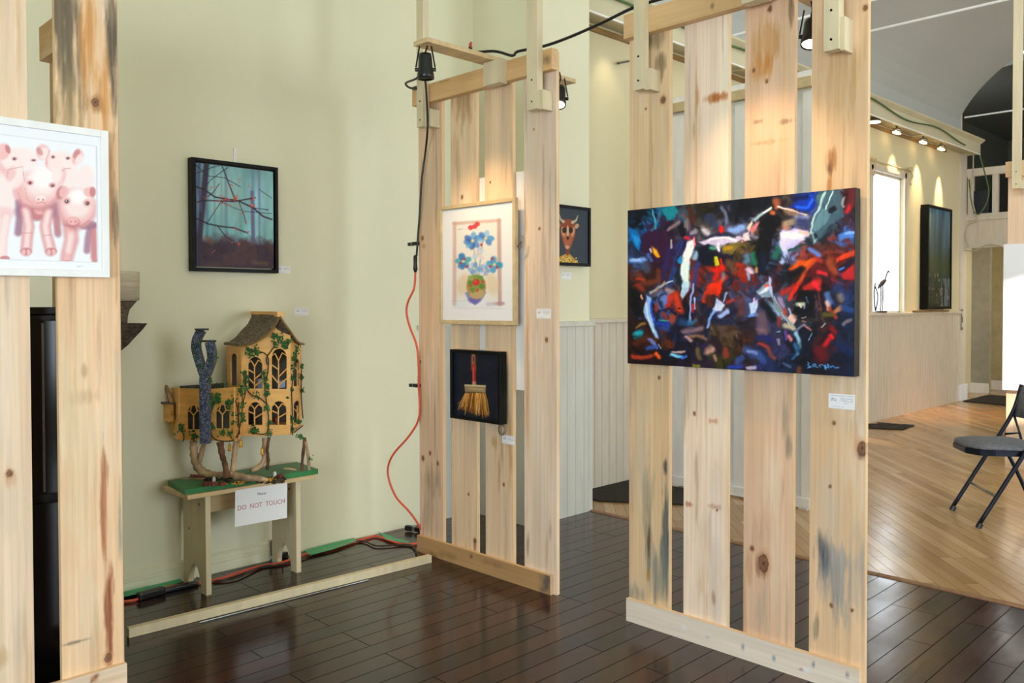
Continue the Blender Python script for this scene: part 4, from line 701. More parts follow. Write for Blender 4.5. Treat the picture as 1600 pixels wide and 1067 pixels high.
# wide abstract painting: unframed deep canvas on the big panel
AY0, AY1, AZ0, AZ1, AXF = 2.083, 1.162, 1.063, 1.678, 2.722
t = thing('abstract_painting', 'wide unframed abstract painting in dark blue, red and white on the big slat panel', 'painting', (AXF, AY0, AZ0), -math.pi/2)
cv = Canvas(AY0-AY1, AZ1-AZ0, 400, 270, '#1b2030', (AXF, AY0, AZ0), (0, -1, 0), 21, 11)
X, Y = cv.X, cv.Y
GRID = [['#161d2c', '#1f5a74', '#33404e', '#2a2420', '#1d2334', '#141a28', '#151a28', '#3c3638', '#1a3a9a', '#4a6874', '#5a2a30'],
        ['#1f5a92', '#35203c', '#453a50', '#5a5458', '#4c4a60', '#565a78', '#2a2430', '#3a302c', '#5a5a78', '#486072', '#3a2e40'],
        ['#2a3a58', '#33204a', '#32285a', '#37364e', '#8c86a4', '#6c5c34', '#14161e', '#a098c0', '#6a5a68', '#34323e', '#3a5a98'],
        ['#34507c', '#3a2440', '#2c3a62', '#1c2c44', '#161f34', '#4a3a34', '#12151d', '#4a5a80', '#7a3430', '#6a3028', '#7a3028'],
        ['#4a2622', '#3a1e24', '#3a4660', '#7a2a20', '#2a2c48', '#8a2a1e', '#3a2c3e', '#1a1c26', '#5c1e22', '#5c2024', '#7a2028'],
        ['#1a1a20', '#5a6ea8', '#42201e', '#2c3a58', '#3a2224', '#4a5a88', '#4a2430', '#3c5068', '#2a1c28', '#1c1c2a', '#24305c'],
        ['#2c1e1e', '#4a6ab0', '#231a2c', '#1e2848', '#2a2a42', '#3c4a70', '#2c3050', '#4c5a6c', '#5a4a4c', '#2c2830', '#1c2c50'],
        ['#2a1a1c', '#2a3a70', '#1d1a2e', '#4a3436', '#5a4a3c', '#2e2634', '#2a2c4a', '#3a3a52', '#162030', '#3a1e24', '#1c2640'],
        ['#3a1c1a', '#5a2c1c', '#16182c', '#2c2c54', '#4a3a2a', '#4a2a22', '#242c50', '#3a3458', '#141c30', '#401a22', '#182848'],
        ['#20141c', '#2a1a1e', '#241c34', '#2a1e30', '#3c3a20', '#2a1c20', '#24305c', '#1c2c4c', '#14182a', '#1c1c2e', '#14203c']]
def cell(x, y):
    fx = np.clip((x-985)/355*11-.5, 0, 10); fy = (y-(327-(x-985)*.09))/((567+(x-985)*.063)-(327-(x-985)*.09))*10-.5
    i = int(np.clip(round(fy+rg.normal()*.35), 0, 9)); j = int(np.clip(round(fx+rg.normal()*.35), 0, 10)); return srgb(GRID[i][j])
rg = np.random.default_rng(77)
GA = np.array([[srgb(h) for h in r] for r in GRID]); yt = 327-(X-985)*.09; yb = 567+(X-985)*.063
fx = np.clip((X-985)/355*11-.5+(fbm(cv.U*20, cv.V*14, 5)-.5)*1.6, 0, 9.999); fy = np.clip((Y-yt)/(yb-yt)*10-.5+(fbm(cv.U*20, cv.V*14, 15)-.5)*1.6, 0, 8.999)
i0 = fy.astype(int); j0 = fx.astype(int); ty = np.clip((fy-i0-.5)*2.5+.5, 0, 1)[..., None]; tx = np.clip((fx-j0-.5)*2.5+.5, 0, 1)[..., None]
cv.c = (GA[i0, j0]*(1-tx)+GA[i0, j0+1]*tx)*(1-ty)+(GA[i0+1, j0]*(1-tx)+GA[i0+1, j0+1]*tx)*ty
for k in range(1700):
    x = rg.uniform(980, 1345); y = rg.uniform(290, 600); c = np.clip(cell(x, y)*rg.uniform(.5, 1.3), .03, 1)
    L = rg.uniform(8, 26)*(1 if k < 700 else .7); a = rg.choice([-1.1, .9, 1.4, -.6, .3])+rg.normal()*.3
    cx_, cy_ = math.cos(a)*L/2, math.sin(a)*L/2; bend = rg.normal()*3
    cv.line(c, rg.uniform(5, 13)*(1 if k < 700 else .5), [(x-cx_, y-cy_), (x+bend, y+bend), (x+cx_, y+cy_)], .6, .75, rg.uniform(0, .7), .5)
OF = {1: (980, 300), 2: (1160, 290), 3: (980, 440), 4: (1160, 440)}; KS = 7.113
def S(q, h, w, *p, a=.92, soft=.55, tp=0., tex=.4): cv.line(h, w/KS, [(OF[q][0]+x/KS, OF[q][1]+y/KS) for x, y in p], soft, a, tp, tex)
def G(q, h, *p, a=.93, soft=3., tex=.25): cv.poly(h, [(OF[q][0]+x/KS, OF[q][1]+y/KS) for x, y in p], soft, a, tex)
# upper left
G(1, '#1573b8', (30, 380), (110, 440), (180, 530), (150, 650), (90, 600), (30, 500)); G(1, '#2fa0d8', (60, 470), (150, 520), (130, 600), (70, 540), a=.6)
G(1, '#3a1c3c', (150, 520), (250, 430), (460, 430), (490, 560), (460, 760), (330, 800), (190, 660)); S(1, '#33285c', 60, (480, 620), (430, 820), (380, 960)); S(1, '#2a3c80', 22, (600, 560), (540, 760), (470, 980))
G(1, '#1d8494', (390, 210), (520, 150), (560, 220), (500, 330), (420, 350)); S(1, '#4aa0b4', 20, (300, 200), (300, 300), (320, 400)); S(1, '#3c7a98', 26, (370, 240), (330, 330), (290, 420), a=.7)
G(1, '#f0a81a', (270, 600), (330, 640), (360, 700), (320, 715), (290, 660)); S(1, '#cfd6e4', 24, (255, 630), (265, 655)); S(1, '#7fa6e8', 55, (40, 760), (110, 750), (180, 735)); S(1, '#9cb2e4', 26, (60, 745), (150, 740))
S(1, '#6f3a2a', 60, (120, 900), (180, 1020), (330, 980), (340, 880)); S(1, '#a23a24', 34, (110, 960), (160, 980)); S(1, '#486080', 80, (180, 790), (210, 860), a=.7); S(1, '#4c6fae', 40, (230, 690), (250, 760), a=.8)
S(1, '#7e7676', 60, (650, 340), (640, 420), a=.8); S(1, '#4a2a20', 80, (690, 190), (720, 330)); S(1, '#8a4a36', 26, (600, 260), (620, 310)); S(1, '#b09a98', 40, (480, 430), (560, 360), a=.6); S(1, '#c8c2b4', 22, (500, 540), (500, 620), a=.8)
G(1, '#10141e', (560, 420), (600, 360), (640, 440), (620, 520), (580, 500)); S(1, '#c0323a', 34, (630, 520), (680, 530)); S(1, '#d8344a', 22, (735, 510), (745, 560)); S(1, '#b9b4c0', 60, (830, 420), (880, 450)); S(1, '#8b8894', 40, (690, 470), (740, 450))
G(1, '#c1b6d2', (780, 540), (960, 490), (1150, 500), (1240, 470), (1300, 500), (1200, 560), (1050, 600), (860, 590)); S(1, '#e4ddf0', 22, (900, 530), (1060, 520), (1200, 530)); G(1, '#2a3048', (860, 490), (1040, 430), (1180, 450), (1200, 500), (1000, 500))
S(1, '#e02214', 66, (1040, 410), (1050, 420), soft=.2); S(1, '#7fa0d8', 70, (1170, 420), (1250, 380)); S(1, '#6a7696', 44, (1060, 190), (1110, 330), a=.8); S(1, '#2c3a5c', 90, (900, 300), (980, 380), a=.7)
G(1, '#ecf0f4', (650, 560), (740, 530), (740, 620), (700, 760), (690, 900), (670, 1067), (600, 1067), (610, 800), (640, 640)); S(1, '#bfe0ea', 30, (650, 800), (640, 1040)); S(1, '#9cc4a4', 16, (680, 820), (690, 960), a=.6); G(1, '#1e8fc8', (570, 740), (620, 700), (620, 790), (580, 780)); S(1, '#a7cbd8', 50, (760, 680), (740, 740), a=.7); S(1, '#e88a94', 16, (740, 520), (735, 600))
G(1, '#141a2c', (760, 620), (880, 570), (1000, 660), (1140, 720), (1060, 790), (960, 830), (820, 830), (780, 740)); G(1, '#7a6a2c', (1040, 620), (1180, 580), (1240, 600), (1160, 700), (1060, 670)); S(1, '#a8842c', 34, (1080, 640), (1160, 620)); S(1, '#4fa082', 40, (920, 620), (960, 640)); S(1, '#e2e0f4', 40, (1000, 600), (1010, 650)); S(1, '#2a1c2e', 22, (960, 660), (1150, 740))
S(1, '#b8bc20', 44, (975, 740), (980, 800)); S(1, '#d4b428', 22, (990, 730), (1000, 800)); S(1, '#e0241c', 24, (1040, 750), (1030, 820)); S(1, '#dd2a18', 66, (950, 860), (1050, 840)); S(1, '#c8261c', 44, (1010, 860), (960, 950)); S(1, '#c03a22', 90, (1060, 950), (940, 1060)); S(1, '#e83014', 40, (1050, 970), (1020, 1060)); S(1, '#6a4a36', 90, (1130, 800), (1180, 880)); S(1, '#8a8296', 44, (1050, 900), (1060, 950), a=.7)
S(1, '#3a3c78', 60, (770, 820), (760, 1000)); S(1, '#16202e', 70, (560, 880), (580, 1000)); S(1, '#2a3e7a', 30, (540, 860), (460, 1050)); S(1, '#9fb6d8', 16, (420, 1010), (500, 990)); S(1, '#e0e6ee', 34, (690, 1000), (700, 1060), a=.3)
# upper right
S(2, '#9db8bc', 44, (130, 370), (220, 300), (310, 260), tp=.4); S(2, '#d8e6e0', 18, (220, 300), (310, 255)); G(2, '#d9c3ae', (20, 470), (100, 380), (110, 430), (60, 500)); G(2, '#c4767c', (60, 480), (180, 390), (200, 420), (110, 530)); G(2, '#cfc4cf', (0, 520), (60, 500), (100, 590), (0, 620)); S(2, '#8c8aa8', 44, (100, 530), (150, 560), a=.7); S(2, '#b04050', 20, (10, 590), (30, 600))
G(2, '#11141d', (200, 420), (300, 340), (400, 350), (420, 430), (340, 560), (330, 700), (260, 1000), (200, 940), (180, 800), (150, 640)); S(2, '#1a2a48', 60, (250, 800), (240, 950), a=.7)
S(2, '#a05a42', 70, (360, 180), (390, 240)); S(2, '#c56a42', 60, (320, 310), (340, 320)); S(2, '#8a705c', 60, (500, 280), (600, 330)); S(2, '#9a8a78', 70, (470, 430), (580, 400)); S(2, '#a47868', 60, (460, 460), (500, 480)); S(2, '#7f86a8', 60, (620, 360), (720, 350)); S(2, '#35406e', 110, (640, 420), (690, 430)); S(2, '#cdb8b0', 16, (400, 240), (560, 280), (720, 330)); S(2, '#e0dce8', 8, (400, 235), (520, 262))
G(2, '#1438a8', (560, 200), (680, 160), (800, 90), (800, 240), (760, 290), (640, 270), (540, 250)); S(2, '#2a62e0', 30, (600, 240), (720, 240), (780, 150)); S(2, '#101a48', 60, (560, 150), (700, 130), a=.8)
G(2, '#c6c0e2', (420, 540), (580, 490), (720, 500), (730, 580), (620, 650), (520, 690), (470, 760), (410, 700), (440, 620)); S(2, '#dfdaf0', 70, (470, 560), (640, 560)); S(2, '#e8b0a0', 34, (650, 520), (720, 530)); S(2, '#b2aee0', 60, (620, 640), (520, 700)); S(2, '#2a6a5c', 60, (400, 720), (360, 800)); S(2, '#9fb0d8', 44, (480, 740), (420, 850)); S(2, '#1c4a44', 26, (520, 720), (700, 660))
for k in range(7): S(2, '#1a2440', 9, (430+k*10, 760+((k*37) % 60)), (440+k*10, 790+((k*37) % 60)))
G(2, '#466272', (870, 90), (1060, 70), (1120, 160), (1120, 330), (960, 470), (860, 620), (800, 640), (740, 560), (770, 430), (830, 260)); G(2, '#5f8290', (880, 240), (990, 300), (920, 430), (820, 500), (790, 480), (850, 340)); S(2, '#a8c4c8', 24, (900, 80), (870, 200), (800, 400), (750, 520)); S(2, '#c2dcdc', 14, (990, 90), (940, 200), (920, 250)); S(2, '#8fb2ba', 34, (770, 510), (800, 600), (790, 640)); G(2, '#151a22', (960, 240), (1040, 200), (1070, 250), (1010, 300), (960, 290)); G(2, '#1a2230', (780, 530), (820, 520), (830, 570), (800, 600)); S(2, '#b0b4b8', 26, (1120, 150), (1130, 220), a=.7); S(2, '#2c4456', 60, (900, 560), (1000, 470), a=.8); S(2, '#1c2836', 60, (860, 620), (960, 560))
S(2, '#1a2c3c', 50, (720, 590), (760, 650)); G(2, '#4f7cc8', (1080, 560), (1170, 510), (1240, 490), (1240, 570), (1140, 600), (1090, 640)); S(2, '#7fa4e0', 34, (1150, 540), (1230, 510)); S(2, '#c82a34', 40, (1150, 280), (1200, 220)); S(2, '#6a2a30', 80, (1210, 80), (1220, 200)); S(2, '#4a2a3a', 80, (1160, 380), (1230, 450), a=.6); S(2, '#7a3a3c', 44, (960, 600), (1040, 590))
S(2, '#e05a1c', 70, (540, 920), (640, 850), (720, 880)); S(2, '#e8641c', 44, (700, 900), (800, 830)); S(2, '#c8502a', 50, (640, 1060), (700, 950), (820, 840)); G(2, '#d2452a', (1040, 800), (1100, 760), (1240, 720), (1240, 780), (1120, 830), (1050, 840)); S(2, '#9c4a30', 90, (980, 840), (1040, 960)); S(2, '#ae3a34', 50, (830, 810), (880, 850)); G(2, '#b82c30', (1100, 980), (1240, 900), (1245, 1060), (1120, 1060)); S(2, '#14203a', 60, (1110, 940), (1220, 850)); S(2, '#4f7fd0', 22, (1100, 940), (1140, 925)); S(2, '#5c80c8', 44, (760, 720), (860, 780)); S(2, '#d8303a', 50, (860, 980), (930, 1000)); S(2, '#10131c', 80, (520, 980), (660, 940)); S(2, '#7080b8', 34, (560, 800), (620, 760), a=.7)
S(2, '#2a7a5c', 60, (130, 780), (150, 860)); S(2, '#5f86a4', 80, (60, 800), (70, 850), a=.8); S(2, '#c8b4d0', 60, (90, 940), (110, 970)); S(2, '#b88a60', 40, (170, 920), (170, 960)); S(2, '#8a9ab8', 34, (80, 1000), (70, 1050)); S(2, '#7ab0e0', 12, (290, 1040), (295, 1065)); S(2, '#6a3036', 50, (400, 890), (380, 940), a=.7)
# lower left
G(3, '#8fb0ea', (205, 160), (250, 170), (275, 280), (310, 480), (330, 640), (290, 620), (240, 460), (165, 335), (190, 230)); S(3, '#b8ccf4', 30, (210, 240), (240, 400), (290, 560)); S(3, '#2c4fc0', 22, (260, 200), (280, 320), (300, 450)); S(3, '#9c9a98', 34, (250, 120), (330, 70), (400, 10)); S(3, '#6a5a5c', 40, (290, 140), (340, 90)); S(3, '#10121a', 80, (90, 180), (110, 340)); S(3, '#1ea2b8', 60, (90, 580), (160, 590)); S(3, '#0f5a6a', 26, (90, 630), (150, 630)); S(3, '#8a6a36', 40, (100, 510), (190, 480)); S(3, '#5a2c1e', 60, (90, 680), (230, 640), a=.8); S(3, '#d8a07a', 20, (145, 175), (155, 190))
S(3, '#c2462a', 70, (110, 50), (160, 110), a=.6); S(3, '#b04028', 50, (70, 830), (250, 840)); S(3, '#f0662a', 44, (300, 820), (340, 850)); S(3, '#6a80c8', 34, (250, 650), (310, 750)); S(3, '#3a58a8', 50, (230, 740), (300, 730)); G(3, '#12182a', (330, 650), (400, 770), (500, 760), (500, 880), (420, 920), (340, 780)); S(3, '#7fc8ec', 40, (505, 815), (600, 830)); S(3, '#2f6ac8', 22, (590, 840), (660, 820)); S(3, '#b09a90', 24, (510, 780), (640, 770)); S(3, '#a4a4b8', 14, (330, 700), (370, 750))
S(3, '#9c8888', 60, (430, 100), (490, 120)); S(3, '#c23424', 60, (480, 180), (470, 290)); S(3, '#c84026', 90, (540, 160), (580, 320)); S(3, '#10131c', 22, (570, 300), (580, 305)); S(3, '#963c2a', 40, (330, 250), (350, 320)); S(3, '#a0482c', 60, (520, 390), (500, 450)); S(3, '#2040a0', 44, (350, 470), (460, 470)); S(3, '#3f9a8c', 14, (360, 430), (470, 450)); S(3, '#141c34', 20, (350, 400), (360, 320), (480, 300), (540, 380)); S(3, '#8a3a2c', 44, (420, 360), (450, 420))
G(3, '#a9c4dc', (600, 0), (690, 0), (680, 120), (620, 220), (600, 160)); S(3, '#0f1626', 60, (650, 220), (660, 420)); S(3, '#8fa2dc', 24, (740, 20), (710, 240), (680, 440)); S(3, '#a8b6e4', 20, (760, 170), (760, 290)); S(3, '#c02c24', 34, (740, 250), (730, 330)); S(3, '#2c5a8a', 60, (600, 440), (700, 460), a=.7); S(3, '#3c7098', 30, (680, 460), (760, 420), a=.7)
G(3, '#c63820', (850, 100), (930, 10), (1060, 0), (1060, 80), (1010, 180), (960, 140), (890, 160), (870, 240), (840, 230)); S(3, '#f0341c', 50, (950, 40), (1040, 30), (1020, 120)); S(3, '#5a2a22', 60, (900, 160), (910, 260)); G(3, '#c0cbf0', (980, 190), (1040, 230), (1080, 260), (1040, 320), (980, 330), (950, 300)); S(3, '#7fa4e6', 34, (970, 330), (920, 420), (880, 500)); S(3, '#a0b2e2', 44, (1030, 360), (1100, 330)); S(3, '#8a9ac8', 24, (1060, 220), (1100, 130)); S(3, '#a43a38', 44, (1110, 240), (1170, 220)); S(3, '#6a3a40', 100, (1240, 200), (1260, 320), a=.7)
S(3, '#8a6a52', 50, (700, 600), (870, 630)); S(3, '#8a7488', 60, (630, 540), (800, 510), a=.8); S(3, '#b09080', 44, (650, 610), (700, 670)); S(3, '#20181c', 60, (760, 650), (820, 680)); S(3, '#b0897a', 70, (880, 770), (930, 740)); S(3, '#a07a5c', 40, (960, 820), (970, 860)); S(3, '#6a5a34', 50, (780, 760), (800, 850)); S(3, '#8a8a2a', 34, (740, 930), (800, 940)); S(3, '#8a3a30', 60, (1080, 760), (1100, 820)); S(3, '#2a1c2c', 70, (980, 640), (1010, 780)); S(3, '#2a44a8', 50, (1150, 960), (1260, 950)); S(3, '#3a5090', 60, (1230, 900), (1300, 860)); S(3, '#5a4a3a', 60, (1120, 580), (1200, 540)); S(3, '#1c2444', 60, (1050, 430), (1200, 440), a=.7); S(3, '#16203a', 50, (870, 540), (880, 600))
# lower right
G(4, '#7f9ab0', (150, 110), (280, 20), (310, 110), (300, 190), (210, 190)); S(4, '#cdd0e2', 34, (200, 130), (270, 90)); S(4, '#aeb8dc', 28, (295, 0), (300, 100), (320, 180)); S(4, '#e0502c', 24, (250, 70), (280, 60)); S(4, '#88a4c4', 44, (250, 220), (340, 300), (420, 400)); S(4, '#b4c8d4', 30, (340, 200), (440, 360), (560, 540)); S(4, '#7c8a80', 34, (350, 250), (410, 330)); S(4, '#0f1624', 6, (330, 190), (450, 370), (580, 570)); S(4, '#b0a48c', 60, (470, 500), (540, 520)); S(4, '#8fb8d0', 40, (580, 580), (660, 690), (640, 790)); S(4, '#2c6a9c', 50, (600, 700), (640, 760)); S(4, '#3c7ab0', 30, (570, 840), (650, 780), a=.7)
G(4, '#b6c8f0', (60, 260), (150, 200), (160, 260), (140, 360), (80, 380)); S(4, '#c8a8d0', 20, (120, 190), (110, 240)); S(4, '#6a90d8', 34, (60, 380), (150, 380)); S(4, '#6a5664', 130, (200, 400), (230, 520)); S(4, '#8a6a6c', 60, (180, 560), (250, 560), a=.6); S(4, '#101620', 90, (230, 250), (330, 400)); S(4, '#8a3a34', 44, (400, 400), (400, 480)); S(4, '#a84038', 40, (460, 310), (470, 360)); S(4, '#a88ab0', 60, (410, 200), (440, 270), a=.8); G(4, '#d8b4a8', (540, 350), (630, 380), (550, 490), (490, 410)); S(4, '#b6a4c4', 20, (510, 290), (540, 350))
S(4, '#c8302c', 60, (420, 130), (560, 60), a=.8); S(4, '#e03024', 44, (520, 180), (620, 20)); S(4, '#c2322c', 70, (720, 60), (850, 10)); S(4, '#e0303c', 60, (800, 20), (850, 70)); S(4, '#8a1e24', 60, (620, 160), (650, 190)); G(4, '#0e1119', (640, 80), (780, 90), (820, 180), (790, 300), (740, 330), (620, 360), (560, 340), (600, 220)); S(4, '#5a7ab0', 10, (715, 150), (740, 220)); S(4, '#aab0a0', 50, (620, 240), (690, 240)); S(4, '#c8c0a8', 26, (640, 250), (660, 275)); S(4, '#8090b0', 26, (700, 260), (705, 290))
S(4, '#0f121c', 110, (640, 380), (760, 340)); S(4, '#a08c84', 12, (660, 390), (720, 380)); S(4, '#a87c74', 14, (660, 430), (700, 440)); S(4, '#c47c74', 26, (680, 490), (760, 530)); S(4, '#7c7c90', 30, (590, 550), (680, 480)); S(4, '#10182a', 120, (740, 600), (700, 760)); S(4, '#7f9cc0', 10, (770, 560), (740, 640)); S(4, '#8a3c48', 16, (850, 120), (880, 320), a=.7); S(4, '#5c3446', 14, (820, 200), (830, 400), a=.7)
S(4, '#5f86c8', 70, (960, 140), (980, 220), a=.8); S(4, '#3a508c', 120, (1060, 60), (1160, 160), a=.5); S(4, '#d4a89a', 50, (950, 230), (960, 300)); S(4, '#b0785c', 50, (1040, 330), (1100, 280)); S(4, '#9a4224', 40, (970, 290), (1050, 400)); S(4, '#5c5a2c', 50, (920, 360), (1000, 370)); S(4, '#284a88', 80, (1140, 280), (1210, 320)); S(4, '#8c7a70', 60, (1100, 150), (1110, 200), a=.7); S(4, '#a0a8ac', 16, (880, 500), (910, 460)); S(4, '#a8948c', 30, (1130, 480), (1200, 440), a=.6); S(4, '#8a1c24', 60, (990, 520), (1020, 560)); S(4, '#e82c34', 40, (975, 600), (990, 620)); S(4, '#c8202c', 50, (960, 640), (920, 720)); S(4, '#7a1c24', 120, (860, 760), (900, 840), a=.7); S(4, '#1a2c60', 120, (1120, 720), (1200, 780), a=.6); S(4, '#2a2a6c', 60, (230, 630), (340, 640)); S(4, '#a43c34', 34, (200, 700), (280, 740)); S(4, '#8a4434', 44, (300, 760), (370, 850)); S(4, '#3f5ca0', 80, (60, 760), (230, 860), a=.8); S(4, '#8896c0', 30, (80, 780), (160, 810), a=.7); S(4, '#b0a4c0', 34, (60, 980), (150, 970)); S(4, '#c88080', 30, (510, 610), (550, 660)); S(4, '#6a4a9c', 30, (470, 560), (490, 640)); S(4, '#8a8098', 34, (390, 640), (400, 700)); S(4, '#6a3c24', 44, (640, 960), (620, 1010)); S(4, '#7080a8', 24, (470, 900), (540, 950), a=.6); S(4, '#6ea0c8', 12, (380, 540), (410, 545))
for p in ([(740, 895), (755, 910), (735, 935), (755, 950), (725, 968), (770, 960)], [(800, 965), (790, 930), (815, 915), (830, 935), (805, 945), (850, 968)], [(880, 960), (865, 935), (890, 920), (930, 945), (915, 970), (930, 930)], [(925, 935), (925, 990), (940, 950), (960, 962), (960, 915), (985, 960), (1010, 940), (1030, 965), (1070, 962)]): S(4, '#5f9ad8', 10, *p, soft=.5, tex=0, a=.85)
cv.c = np.clip(cv.c*1.0, 0, 1); g_ = cv.c.mean(-1, keepdims=True); cv.c = np.clip((g_+(cv.c-g_)*1.15)*(.80+.34*np.clip(g_*1.6, 0, 1))*1.04*(.93+.14*fbm(cv.U*120, cv.V*30, 91, 2))[..., None], .01, 1)
cv.c[:, -1] = srgb('#08090c')
cv.slab('canvas', .038, M_paint, t, (0, 0, 0), side=lin('#040507'))
# picture on the middle panel: a plain flower study in the colours of the watercolour that hangs there
t = framed('pale wood framed watercolour in blue, red and green hanging above the brush painting', (2.735, 3.279, 1.205), -math.pi/2, .543, .588, .018, .022, M_ash, 'picture', 'framed_watercolour'); t.location.x = 2.754
t.location.x = 2.733
ob = (2.742, 3.259, 1.225)
cv = Canvas(.503, .548, 190, 200, '#eef0f6', ob, (0, -1, 0), 33); X, Y = cv.X, cv.Y
def wq(x, y): return (680+x/4.853, 300+y/4.853)
def wE(h, x, y, rx, ry, rot=0, soft=.5, a=.7): q = wq(x, y); cv.ell(h, q[0], q[1], rx/4.853, ry/4.853, rot, soft, a)
def wL(h, w, *p, a=.7, soft=.5): cv.line(h, w/4.853, [wq(*q) for q in p], soft, a, 0, .25)
wL('#c9a094', 30, (150, 240), (148, 850), a=.7); wL('#b98c82', 30, (485, 215), (490, 850), a=.75); wL('#c9a094', 22, (140, 238), (490, 215)); cv.poly('#e8e6e2', [wq(160, 250), wq(470, 230), wq(478, 830), (wq(166, 830))], 1, .9); wL('#8a8a92', 3, (175, 283), (240, 280)); wL('#b0a8a4', 3, (160, 250), (470, 230), (478, 830), a=.5); wL('#b08a90', 26, (400, 850), (515, 845), a=.7); wL('#c0b4c0', 4, (118, 880), (520, 882), a=.5); wL('#c0b4b0', 4, (118, 825), (240, 828), a=.6)
r5 = np.random.default_rng(5)
def bloom(x, y, r, cols, n=7):
    for k in range(n):
        an = k*2*math.pi/n+r5.random(); wE(cols[k % len(cols)], x+math.cos(an)*r*.6, y+math.sin(an)*r*.6, r*.5, r*.36, math.degrees(an), .5, .75)
    wE('#e8d488', x, y, r*.2, r*.2, 0, .4, .9)
wL('#6f9a78', 8, (320, 640), (300, 480), (290, 380)); wL('#6f9a78', 8, (330, 640), (350, 450), (370, 340)); wL('#6f9a78', 7, (300, 650), (240, 560), (215, 530)); wL('#6f9a78', 7, (350, 650), (420, 580), (445, 540))
for x, y, r, cs in ((285, 370, 62, ('#3f7ed0', '#2c5ab8', '#5aa6e0')), (385, 350, 58, ('#5b9fdc', '#3a74c8', '#8ac0e8')), (215, 525, 58, ('#2aa0c0', '#3a60b8', '#2b84c4')), (450, 550, 58, ('#2f9ac8', '#2c6ac0', '#58b0d8')), (330, 470, 48, ('#c8d4ee', '#e8d6dc', '#b0c4e8')), (300, 580, 46, ('#7fb0e4', '#9cb8ea', '#6a94d8')), (375, 590, 44, ('#6aa4e0', '#98a4e0', '#b8c8f0'))): bloom(x, y, r, cs)
for x, y in ((270, 270), (320, 243), (300, 262)): wE('#d83440', x, y, 20, 18, 0, .4, .85)
for x, y in ((192, 540), (222, 508), (240, 565), (437, 507), (418, 565), (470, 570), (350, 400)): wE('#c8344c', x, y, 10, 12, 0, .5, .85)
wE('#d9b98c', 215, 700, 50, 80, 20, .6, .5); wE('#dcc494', 430, 700, 55, 80, -20, .6, .5)
cv.poly('#5f78cc', [wq(225, 760), wq(390, 760), wq(360, 810), (wq(305, 860)), wq(250, 820)], 2, .75); wE('#6a4ab0', 300, 820, 46, 26, 0, .6, .6)
wE('#b08a4c', 312, 720, 74, 92, 0, .15, .9); wE('#7d9a4a', 310, 690, 66, 62, 0, .3, .85); wE('#c9b080', 318, 775, 56, 36, 0, .3, .8)
for x, y, h in ((270, 690, '#5c8a3c'), (345, 650, '#6a9a48'), (355, 715, '#4f8040'), (285, 745, '#6a8c3c'), (270, 650, '#9ab060')): wE(h, x, y, 22, 18, 30, .4, .85)
wE('#d42c30', 312, 685, 26, 25, 0, .2, .95); wE('#e86a60', 306, 678, 9, 8, 0, .6, .8); wE('#c8443c', 362, 680, 14, 14); wE('#c8443c', 320, 745, 13, 13); wE('#c8443c', 268, 712, 12, 12)
wE('#d8e8f4', 200, 850, 50, 34, 0, .7, .6); wE('#e0e8f4', 400, 860, 60, 34, 0, .7, .6)
cv.slab('print', .003, M_print, t, (.020, .008, .020))
bm = bmesh.new(); tube(bm, [(.57-.02, .012, .36), (.575, .012, .385), (.57, .012, .40), (.575, .012, .41)], .005, 6); obj('hanger_hook', bm, M_steel, t)
# brush painting
t = framed('small black framed painting of an old paint brush on the middle panel', (2.733, 3.172, .741), -math.pi/2, .358, .340, .016, .043, M_blackw); t.location.x = 2.712
cv = Canvas(.326, .308, 130, 125, '#161c2c', (2.735, 3.156, .757), (0, -1, 0), 41)
def bq(x, y): return (700+x/5.615, 530+y/5.615)
def bL(h, w, *p, a=.9, soft=.3, tex=.2, tp=0): cv.line(h, w/5.615, [bq(*q) for q in p], soft, a, tp, tex)
cv.c *= (1+.5*(fbm(cv.U*8, cv.V*8, 3)-.5))[..., None]
bL('#9a4a34', 44, (237, 150), (238, 210), (240, 260)); bL('#b88a68', 20, (237, 140), (235, 200)); bL('#3a1c1a', 10, (237, 155), (237, 195)); bL('#b83028', 30, (242, 240), (243, 320), (245, 390)); bL('#d8604c', 8, (236, 250), (236, 380)); bL('#d8b48c', 36, (243, 385), (246, 402), a=.7)
cv.poly('#9a8460', [bq(158, 396), bq(345, 404), bq(345, 470), bq(165, 464)], 1); bL('#d9c69a', 14, (165, 402), (340, 410)); bL('#6a5638', 10, (170, 460), (340, 470)); bL('#c8b080', 16, (200, 430), (320, 440), a=.6)
cv.poly('#5a3a1c', [bq(165, 470), bq(340, 474), bq(375, 665), (bq(250, 660)), bq(115, 610)], 2, .95)
r6 = np.random.default_rng(6)
for k in range(90):
    u = r6.random(); x0 = 165+175*u; x1 = 112+265*u+r6.normal()*8; y1 = 600+60*u+r6.normal()*22; bL(['#c98a2c', '#e8b44a', '#8a4c1c', '#d0742a', '#f0d084', '#6a3c1c'][k % 6], r6.uniform(4, 9), (x0, 474), ((x0+x1)/2+r6.normal()*5, 540), (x1, y1), a=.8, tp=.5)
cv.slab('canvas', .02, M_paint, t, (.016, .012, .016))
bm = bmesh.new(); c0 = (2.745, 2.835, .715)
for k in range(3): tube(bm, [(2.752, 2.842+.02*math.cos(a)+.004*k, .712+.026*math.sin(a)) for a in np.linspace(0, 2*math.pi, 18)], .0012, 5)
tag(obj('wire_coil', bm, M_steel), 'small coil of picture wire under the corner of the brush painting', 'wire')
card('title card on the right board of the middle panel beside the watercolour', 0, 0, 0, 'x', loc=(2.7765, 2.640, 1.238), w=.088, h=.044)
card('title card on the middle panel below the brush painting', 0, 0, 0, 'x', loc=(2.7765, 2.868, .645), w=.084, tilt=.03)
card('larger title card on the right board of the big panel under the abstract painting', 0, 0, 0, 'x', loc=(2.7765, 1.272, .948), w=.09, h=.05)
